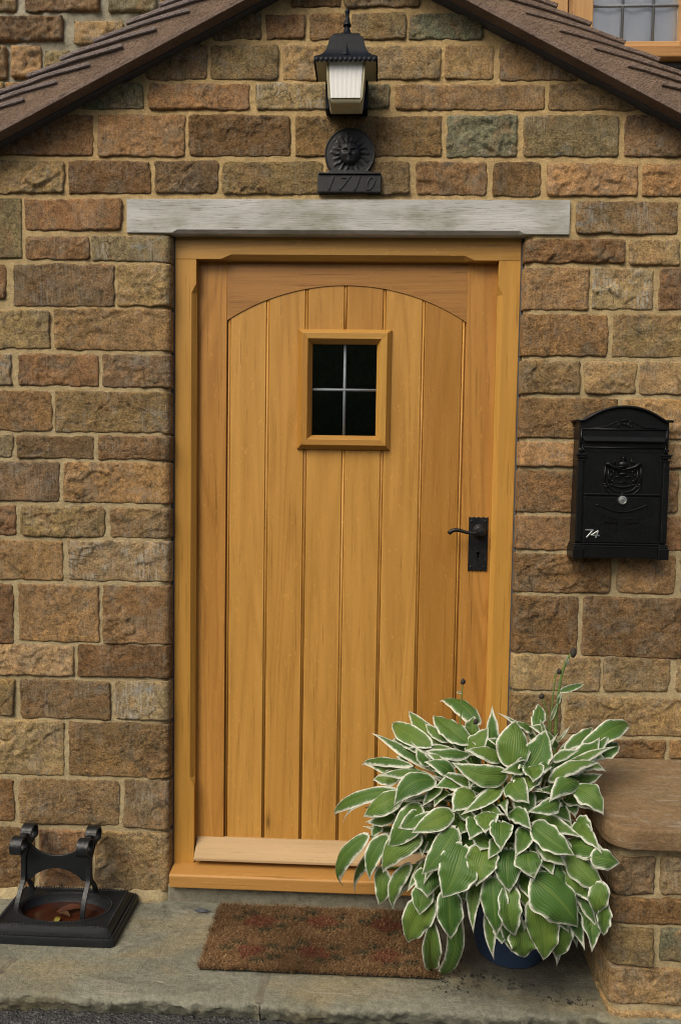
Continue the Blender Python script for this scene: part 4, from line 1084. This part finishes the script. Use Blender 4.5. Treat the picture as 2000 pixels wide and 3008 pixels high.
# ------------------------------------------------------------------ pot and hosta
HXc, HYc = .464, -.165
pt = MB().lathe([(.080, 0), (.086, .003), (.089, .010), (.108, .075), (.124, .125), (.130, .142), (.136, .146), (.138, .156), (.134, .162), (.126, .162), (.122, .150), (.112, .12), (.01, .118)], (HXc, HYc, .002), 'z', 48).build('plant_pot', POT, smooth='auto')
tag(pt, 'dark blue glazed plant pot under the variegated hosta', 'plant pot')
MB().lathe([(.123, .148), (.09, .152), (.05, .156), (.005, .158)], (HXc, HYc, .002), 'z', 32).build('soil', SOIL, pt, smooth=True)
hosta = empty('hosta_plant', (HXc, HYc, .155), label='bushy hosta with white edged green leaves growing in the blue pot', cat='plant')
LEAVES = [
(0.237,-0.237,0.566, 0.152,-0.113,0.579, 0.058),
(0.236,-0.231,0.548, 0.149,-0.166,0.551, 0.043),
(0.289,-0.200,0.565, 0.234,-0.155,0.592, 0.033),
(0.329,-0.233,0.575, 0.256,-0.150,0.612, 0.060),
(0.368,-0.126,0.587, 0.286,-0.010,0.609, 0.052),
(0.351,-0.181,0.568, 0.356,-0.159,0.615, 0.044),
(0.331,-0.243,0.556, 0.376,-0.239,0.613, 0.048),
(0.326,-0.276,0.561, 0.228,-0.274,0.567, 0.033),
(0.233,-0.266,0.527, 0.202,-0.253,0.565, 0.029),
(0.294,-0.297,0.540, 0.226,-0.288,0.566, 0.032),
(0.286,-0.320,0.523, 0.223,-0.315,0.552, 0.040),
(0.190,-0.256,0.520, 0.071,-0.133,0.472, 0.026),
(0.182,-0.209,0.507, 0.157,-0.214,0.526, 0.022),
(0.234,-0.293,0.511, 0.118,-0.261,0.495, 0.033),
(0.161,-0.219,0.478, 0.100,-0.213,0.466, 0.043),
(0.239,-0.321,0.510, 0.152,-0.347,0.461, 0.058),
(0.255,-0.291,0.493, 0.216,-0.340,0.460, 0.033),
(0.149,-0.272,0.463, 0.005,-0.163,0.350, 0.042),
(0.163,-0.297,0.460, 0.079,-0.292,0.408, 0.053),
(0.205,-0.273,0.445, 0.159,-0.300,0.428, 0.032),
(0.298,-0.320,0.511, 0.244,-0.349,0.509, 0.039),
(0.325,-0.356,0.503, 0.281,-0.403,0.477, 0.054),
(0.394,-0.351,0.513, 0.303,-0.400,0.472, 0.038),
(0.281,-0.303,0.471, 0.244,-0.343,0.457, 0.029),
(0.344,-0.318,0.532, 0.320,-0.370,0.517, 0.041),
(0.405,-0.346,0.541, 0.289,-0.348,0.567, 0.055),
(0.406,-0.276,0.553, 0.325,-0.287,0.575, 0.040),
(0.411,-0.235,0.568, 0.376,-0.253,0.593, 0.030),
(0.423,-0.333,0.560, 0.439,-0.283,0.645, 0.074),
(0.459,-0.332,0.547, 0.505,-0.292,0.628, 0.062),
(0.516,-0.143,0.589, 0.532,-0.084,0.629, 0.041),
(0.498,-0.183,0.591, 0.446,-0.195,0.619, 0.034),
(0.542,-0.193,0.580, 0.492,-0.209,0.611, 0.036),
(0.611,-0.242,0.564, 0.756,-0.126,0.591, 0.054),
(0.577,-0.220,0.562, 0.651,-0.171,0.599, 0.031),
(0.525,-0.319,0.543, 0.642,-0.255,0.602, 0.060),
(0.521,-0.330,0.572, 0.574,-0.337,0.599, 0.025),
(0.644,-0.236,0.547, 0.711,-0.190,0.571, 0.038),
(0.597,-0.272,0.552, 0.652,-0.283,0.562, 0.042),
(0.565,-0.291,0.541, 0.645,-0.307,0.541, 0.043),
(0.510,-0.352,0.531, 0.620,-0.337,0.569, 0.035),
(0.566,-0.292,0.508, 0.640,-0.298,0.531, 0.033),
(0.451,-0.334,0.559, 0.394,-0.377,0.562, 0.032),
(0.456,-0.356,0.562, 0.456,-0.408,0.554, 0.065),
(0.509,-0.332,0.559, 0.470,-0.390,0.546, 0.026),
(0.449,-0.350,0.538, 0.448,-0.402,0.528, 0.064),
(0.418,-0.366,0.530, 0.444,-0.422,0.511, 0.055),
(0.443,-0.350,0.502, 0.441,-0.408,0.470, 0.056),
(0.573,-0.353,0.529, 0.499,-0.418,0.514, 0.040),
(0.568,-0.361,0.519, 0.614,-0.407,0.484, 0.055),
(0.518,-0.390,0.502, 0.446,-0.439,0.499, 0.037),
(0.564,-0.308,0.462, 0.569,-0.354,0.451, 0.048),
(0.353,-0.362,0.482, 0.392,-0.413,0.479, 0.036),
(0.352,-0.278,0.506, 0.372,-0.331,0.503, 0.032),
(0.278,-0.377,0.457, 0.192,-0.398,0.422, 0.052),
(0.205,-0.344,0.439, 0.159,-0.370,0.418, 0.041),
(0.204,-0.328,0.449, 0.136,-0.358,0.368, 0.069),
(0.150,-0.273,0.399, 0.090,-0.273,0.381, 0.030),
(0.205,-0.361,0.390, 0.127,-0.366,0.307, 0.066),
(0.284,-0.400,0.429, 0.213,-0.431,0.345, 0.064),
(0.086,-0.279,0.347, 0.024,-0.219,0.193, 0.043),
(0.109,-0.270,0.347, 0.082,-0.291,0.294, 0.018),
(0.112,-0.238,0.358, 0.096,-0.270,0.342, 0.034),
(0.132,-0.296,0.356, 0.095,-0.310,0.258, 0.050),
(0.118,-0.288,0.271, 0.114,-0.302,0.191, 0.042),
(0.188,-0.337,0.308, 0.153,-0.343,0.205, 0.036),
(0.299,-0.422,0.398, 0.255,-0.454,0.306, 0.087),
(0.216,-0.368,0.315, 0.224,-0.407,0.275, 0.057),
(0.227,-0.364,0.274, 0.210,-0.385,0.219, 0.053),
(0.238,-0.367,0.241, 0.189,-0.332,0.116, 0.067),
(0.243,-0.358,0.181, 0.250,-0.271,0.011, 0.050),
(0.277,-0.390,0.278, 0.281,-0.407,0.179, 0.060),
(0.327,-0.365,0.288, 0.292,-0.393,0.265, 0.045),
(0.211,-0.317,0.371, 0.214,-0.363,0.350, 0.029),
(0.353,-0.422,0.400, 0.329,-0.464,0.339, 0.072),
(0.367,-0.442,0.339, 0.374,-0.468,0.232, 0.060),
(0.402,-0.437,0.326, 0.417,-0.463,0.227, 0.053),
(0.405,-0.419,0.393, 0.401,-0.464,0.328, 0.065),
(0.444,-0.448,0.404, 0.449,-0.489,0.373, 0.064),
(0.384,-0.429,0.462, 0.377,-0.479,0.428, 0.058),
(0.412,-0.396,0.470, 0.445,-0.444,0.458, 0.046),
(0.439,-0.409,0.440, 0.412,-0.457,0.404, 0.042),
(0.346,-0.406,0.451, 0.315,-0.448,0.434, 0.049),
(0.363,-0.410,0.476, 0.346,-0.458,0.456, 0.046),
(0.344,-0.396,0.417, 0.338,-0.438,0.406, 0.061),
(0.375,-0.412,0.414, 0.354,-0.453,0.394, 0.032),
(0.458,-0.424,0.455, 0.534,-0.466,0.418, 0.059),
(0.478,-0.413,0.425, 0.523,-0.455,0.388, 0.047),
(0.489,-0.413,0.383, 0.496,-0.452,0.362, 0.037),
(0.494,-0.415,0.369, 0.529,-0.451,0.326, 0.059),
(0.547,-0.412,0.402, 0.603,-0.470,0.419, 0.051),
(0.539,-0.424,0.395, 0.610,-0.470,0.342, 0.056),
(0.578,-0.470,0.411, 0.634,-0.470,0.401, 0.042),
(0.527,-0.413,0.365, 0.571,-0.444,0.305, 0.064),
(0.575,-0.393,0.323, 0.589,-0.470,0.311, 0.039),
(0.458,-0.464,0.351, 0.543,-0.483,0.266, 0.089),
(0.462,-0.447,0.291, 0.482,-0.448,0.164, 0.072),
(0.438,-0.417,0.222, 0.446,-0.427,0.153, 0.066),
(0.447,-0.403,0.323, 0.449,-0.438,0.268, 0.043),
(0.571,-0.396,0.290, 0.555,-0.421,0.209, 0.045),
(0.586,-0.401,0.269, 0.584,-0.470,0.206, 0.058),
(0.600,-0.470,0.352, 0.591,-0.470,0.285, 0.044),
(0.605,-0.470,0.310, 0.609,-0.470,0.237, 0.035),
(0.566,-0.385,0.449, 0.591,-0.422,0.438, 0.055),
(0.565,-0.381,0.432, 0.592,-0.470,0.427, 0.043),
(0.388,-0.413,0.212, 0.392,-0.437,0.188, 0.033),
(0.524,-0.312,0.465, 0.556,-0.360,0.441, 0.048),
(0.303,-0.341,0.426, 0.289,-0.385,0.411, 0.044),
(0.303,-0.349,0.462, 0.338,-0.403,0.456, 0.034),
(0.263,-0.307,0.399, 0.217,-0.333,0.395, 0.032),
(0.500,-0.307,0.497, 0.470,-0.361,0.480, 0.037),
(0.537,-0.322,0.440, 0.493,-0.371,0.427, 0.037),
(0.416,-0.411,0.246, 0.418,-0.424,0.163, 0.054),
(0.504,-0.419,0.250, 0.514,-0.424,0.155, 0.057),
(0.534,-0.400,0.244, 0.543,-0.415,0.177, 0.053),
]
CAMV = Vector((.0777, -2.147, 1.265)); CEN = Vector((.455, -.165, .30))
def leaf(B, T, W, dark=False, k=0):
    B, T = Vector(B), Vector(T); T = T+(T-B)*.09; B = B-(T-B)*.03; mid = (B+T)/2; ax_ = T-B; L_ = ax_.length
    out = (mid-CEN); out = Vector((out.x/.18, out.y/.07, out.z/.13)).normalized()
    toc = (CAMV-mid).normalized()
    N = (out*.55+toc*.75+Vector((0, 0, .42))+Vector((rnd.uniform(-.3, .3), rnd.uniform(-.15, .15), rnd.uniform(-.25, .25))))
    d = ax_.normalized(); N = (N-d*N.dot(d)).normalized(); S = d.cross(N)
    wsc = rnd.uniform(.47, .58); n, m_ = 22, 12; vs, fs, mg, sd, alg = [], [], [], [], []
    arch_ = rnd.uniform(.05, .24)*L_; fold = rnd.uniform(.0, .62); drop = rnd.uniform(.1, .7); ph = rnd.uniform(0, 6.3); wf = rnd.uniform(2.2, 4.0); wa = rnd.uniform(.04, .12); twist = rnd.uniform(-.55, .55); bend = rnd.uniform(-.14, .14)*L_
    for i in range(n+1):
        t = i/n
        kx = [(0, .10), (.04, .46), (.1, .73), (.2, .94), (.32, 1.0), (.45, .97), (.6, .82), (.75, .55), (.87, .27), (.95, .09), (1.001, 0)]
        prof = next(a[1]+(b[1]-a[1])*(t-a[0])/(b[0]-a[0]) for a, b in zip(kx, kx[1:]) if t <= b[0])
        hw = W*wsc*prof*(1+.05*math.sin(t*wf*6+ph))
        p = B+ax_*t+N*(arch_*4*t*(1-t)*(1.15-.3*t)-.10*L_*max(0, t-.75)**2*8)+S*bend*4*t*(1-t)
        if t < .12: p = p - d*0
        a = twist*(t-.4); Sx = S*math.cos(a)+N*math.sin(a); Nx = N*math.cos(a)-S*math.sin(a)
        for j in range(m_+1):
            q = -1+2*j/m_; aq = abs(q)
            back = d*(-.10*W*aq**1.5*max(0, 1-t*4))          # cordate shoulders
            off = hw*(fold*aq-(drop)*aq*aq)+W*wa*math.sin(t*wf*6.283+ph+(2.2 if q > 0 else 0))*aq**2.2*prof+W*.012*math.sin(t*wf*19+ph*3+(1.3 if q > 0 else 0))*aq**4*min(1, prof*2)
            off += .0006*math.cos(q*22)
            vs.append(p+Sx*(q*hw*(1-.12*fold*aq))+Nx*off+back)
            mg.append(min((1-aq)*hw*1.0, (1-t)*L_*.55+.0008, 1)); sd.append(q); alg.append(t)
    for i in range(n):
        for j in range(m_): a = i*(m_+1)+j; fs.append((a, a+1, a+m_+2, a+m_+1))
    # petiole to the crown of the plant
    root = Vector((HXc+(B.x-HXc)*.12+rnd.uniform(-.015, .015), HYc+(B.y-HYc)*.12+rnd.uniform(-.015, .015), .155))
    ctl = root.lerp(B, .6)+Vector((0, 0, .05))
    b0 = B+d*.004-N*.001; pts = []
    for k2 in range(7):
        t = k2/6; pts.append(root*(1-t)**2+ctl*2*t*(1-t)+b0*t*t)
    tb = MB().tube(pts, [.0034, .0032, .003, .0028, .0026, .0024, .0018], 5)
    n0 = len(vs); vs += [Vector(v) for v in tb.v]; fs += [tuple(i+n0 for i in f) for f in tb.f]
    mg += [.5]*len(tb.v); sd += [.3]*len(tb.v); alg += [.2]*len(tb.v)
    me = bpy.data.meshes.new('leaf'); me.from_pydata([v-hosta.location for v in vs], [], fs); me.update()
    me.polygons.foreach_set('use_smooth', [True]*len(me.polygons))
    for nm, arr in (('marg', mg), ('side', sd), ('along', alg)):
        at = me.attributes.new(nm, 'FLOAT', 'POINT'); at.data.foreach_set('value', arr)
    me.materials.append(LEAF); o = bpy.data.objects.new('leaf', me); link(o); o.parent = hosta; return o
for r in LEAVES:
    leaf(r[0:3], r[3:6], r[6])
    if rnd.random() < .75:                # a smaller leaf tucked in behind
        B_, T_ = Vector(r[0:3]), Vector(r[3:6]); q = Vector((rnd.uniform(-.05, .05), rnd.uniform(.015, .045), rnd.uniform(-.04, .03)))
        T2 = T_+q; B2 = B_.lerp(CEN, .25)+q*.4
        if T2.x > .60 and T2.z < .48: T2.x = .60
        if T2.y > -.02: T2.y = -.02
        leaf(B2, T2, r[6]*rnd.uniform(.65, .9))
for k in range(30):             # inner leaves that fill the heart of the clump
    u = rnd.uniform(-2.9, .2); v = rnd.uniform(-.35, 1.2)
    dirv = Vector((math.cos(u)*math.cos(v)*.30, math.sin(u)*math.cos(v)*.19, math.sin(v)*.27))
    tip = Vector((.455, -.165, .27))+dirv*rnd.uniform(.62, .82); base = Vector((.46, -.165, .25))+dirv*rnd.uniform(.15, .35)
    if tip.x > .595 and tip.z < .48: tip.x = .595
    if tip.y > -.03: tip.y = -.03
    leaf(base, tip, rnd.uniform(.05, .075), True)
STEMS = [[(0.313, -0.2, 0.40), (0.315, -0.2, 0.605), (0.319, -0.2, 0.719)], [(0.363, -0.24, 0.36), (0.36, -0.22, 0.533), (0.354, -0.2, 0.617)], [(0.546, -0.2, 0.40), (0.541, -0.2, 0.58), (0.517, -0.2, 0.687)], [(0.537, -0.2, 0.42), (0.545, -0.2, 0.685), (0.558, -0.2, 0.751)], [(0.56, -0.2, 0.40), (0.558, -0.2, 0.686), (0.592, -0.2, 0.801)]]
def bract(p, tip, w): return leaf_small(p, tip, w)
def leaf_small(B, T, W, parent):
    B, T = Vector(B), Vector(T); d = (T-B).normalized(); N = (CAMV-B).normalized(); N = (N-d*N.dot(d)).normalized(); S = d.cross(N)
    vs, fs, mg, sd, alg = [], [], [], [], []; n = 8; L_ = (T-B).length
    for i in range(n+1):
        t = i/n; hw = W/2*((t+.01)**.5*(1-t)**.7/.52)
        for q in (-1, -.5, 0, .5, 1):
            vs.append(B+(T-B)*t+S*q*hw+N*(.12*L_*math.sin(math.pi*t)+abs(q)*hw*.5)); mg.append((1-abs(q))*hw+.0022); sd.append(q); alg.append(t)
    for i in range(n):
        for j in range(4): a = i*5+j; fs.append((a, a+1, a+6, a+5))
    o = MB().add(vs, fs).build('bract', LEAF, parent, smooth=True); me = o.data
    for nm, arr in (('marg', mg), ('side', sd), ('along', alg)):
        at = me.attributes.new(nm, 'FLOAT', 'POINT'); at.data.foreach_set('value', arr[:len(me.vertices)])
for i, (a, b_, c) in enumerate(STEMS):
    a, b_, c = Vector(a), Vector(b_), Vector(c); r0_ = .0024 if i < 4 else .0044
    root = Vector((HXc, HYc, .16)); pts = [root, root.lerp(a, .6)+Vector((0, 0, .02))]
    for k in range(11):
        t = k/10; pts.append(a*(1-t)*(1-2*t)+b_*4*t*(1-t)+c*t*(2*t-1))
    st = MB().tube(pts, [r0_*1.3]+[r0_*(1-.4*k/11) for k in range(len(pts)-1)], 7).build('flower_stem', STEM, hosta, smooth=True)
    bd = MB(); bd.ball(c, (.0055, .0055, .0075) if i < 4 else (.008, .008, .014), 8, 6)
    for k in range(5):
        t = k*1.26; bd.ball((c.x+.004*math.cos(t), c.y+.004*math.sin(t), c.z+.003*math.sin(k*2)), (.003, .003, .0055), 6, 4)
    bd.build('flower_bud', BUD, st, smooth=True)
    if i == 4:
        leaf_small((.559, -.2, .700), (.621, -.2, .721), .020, st); leaf_small((.581, -.2, .768), (.573, -.205, .795), .009, st)
        leaf_small((.5575, -.2, .668), (.563, -.205, .700), .012, st); leaf_small((.559, -.2, .555), (.525, -.21, .605), .026, st)
        leaf_small((.560, -.2, .570), (.590, -.2, .612), .008, st)
    if i == 3: leaf_small((.541, -.2, .625), (.556, -.205, .672), .012, st)
    if i == 2: leaf_small((.541, -.2, .560), (.512, -.21, .633), .016, st)
    if i == 0: leaf_small((.318, -.2, .690), (.303, -.2, .692), .007, st)
# ------------------------------------------------------------------ small litter on the step
R_ = random.Random(8); lit = MB()
for k in range(700):
    t = R_.random(); cl = int(t*9)/9; x = .27+.36*cl+R_.gauss(0, .028); y = -.325+.045*math.sin(cl*5)+R_.gauss(0, .013)
    if R_.random() < .4: x, y = .312+R_.gauss(0, .020), -.20+R_.gauss(0, .05)
    if x > .625 or y < -.38 or nz((x, y, 0), 55, 3) < -.05: continue
    a = R_.uniform(0, 6.28); l = .0005+.0026*R_.random()**3; w, h = l*R_.uniform(.3, .8), R_.uniform(.0003, .0014)
    c, s = math.cos(a), math.sin(a); q = [(-l, -w), (l, -w*.6), (l*.8, w), (-l*.7, w)]
    lit.loft([[(x+u*c-v*s, y+u*s+v*c, .0015) for u, v in q], [(x+u*c*.8-v*s*.8, y+u*s*.8+v*c*.8, .0028+h) for u, v in q]])
o = lit.build('compost_litter', m_simple('dark_litter', (.018, .026, .030), (.03, .026, .018), .7, 60, .001)); tag(o, 'dark scattered compost litter on the step around the blue pot', 'litter', kind='stuff')
fe = MB()
for k in range(4): fe.tube([(-.40+.004*k, -.052-.003*k, .006), (-.375+.003*k, -.050-.004*k, .009), (-.345-.004*k, -.056-.003*k, .006)], [.0006, .0024, .0004], 5, .3)
o = fe.build('feather', m_simple('grey_feather', (.10, .11, .13), (.03, .03, .035), .6, 200, .0005), None, smooth=True); tag(o, 'small grey feather lying on the step under the door sill', 'feather')
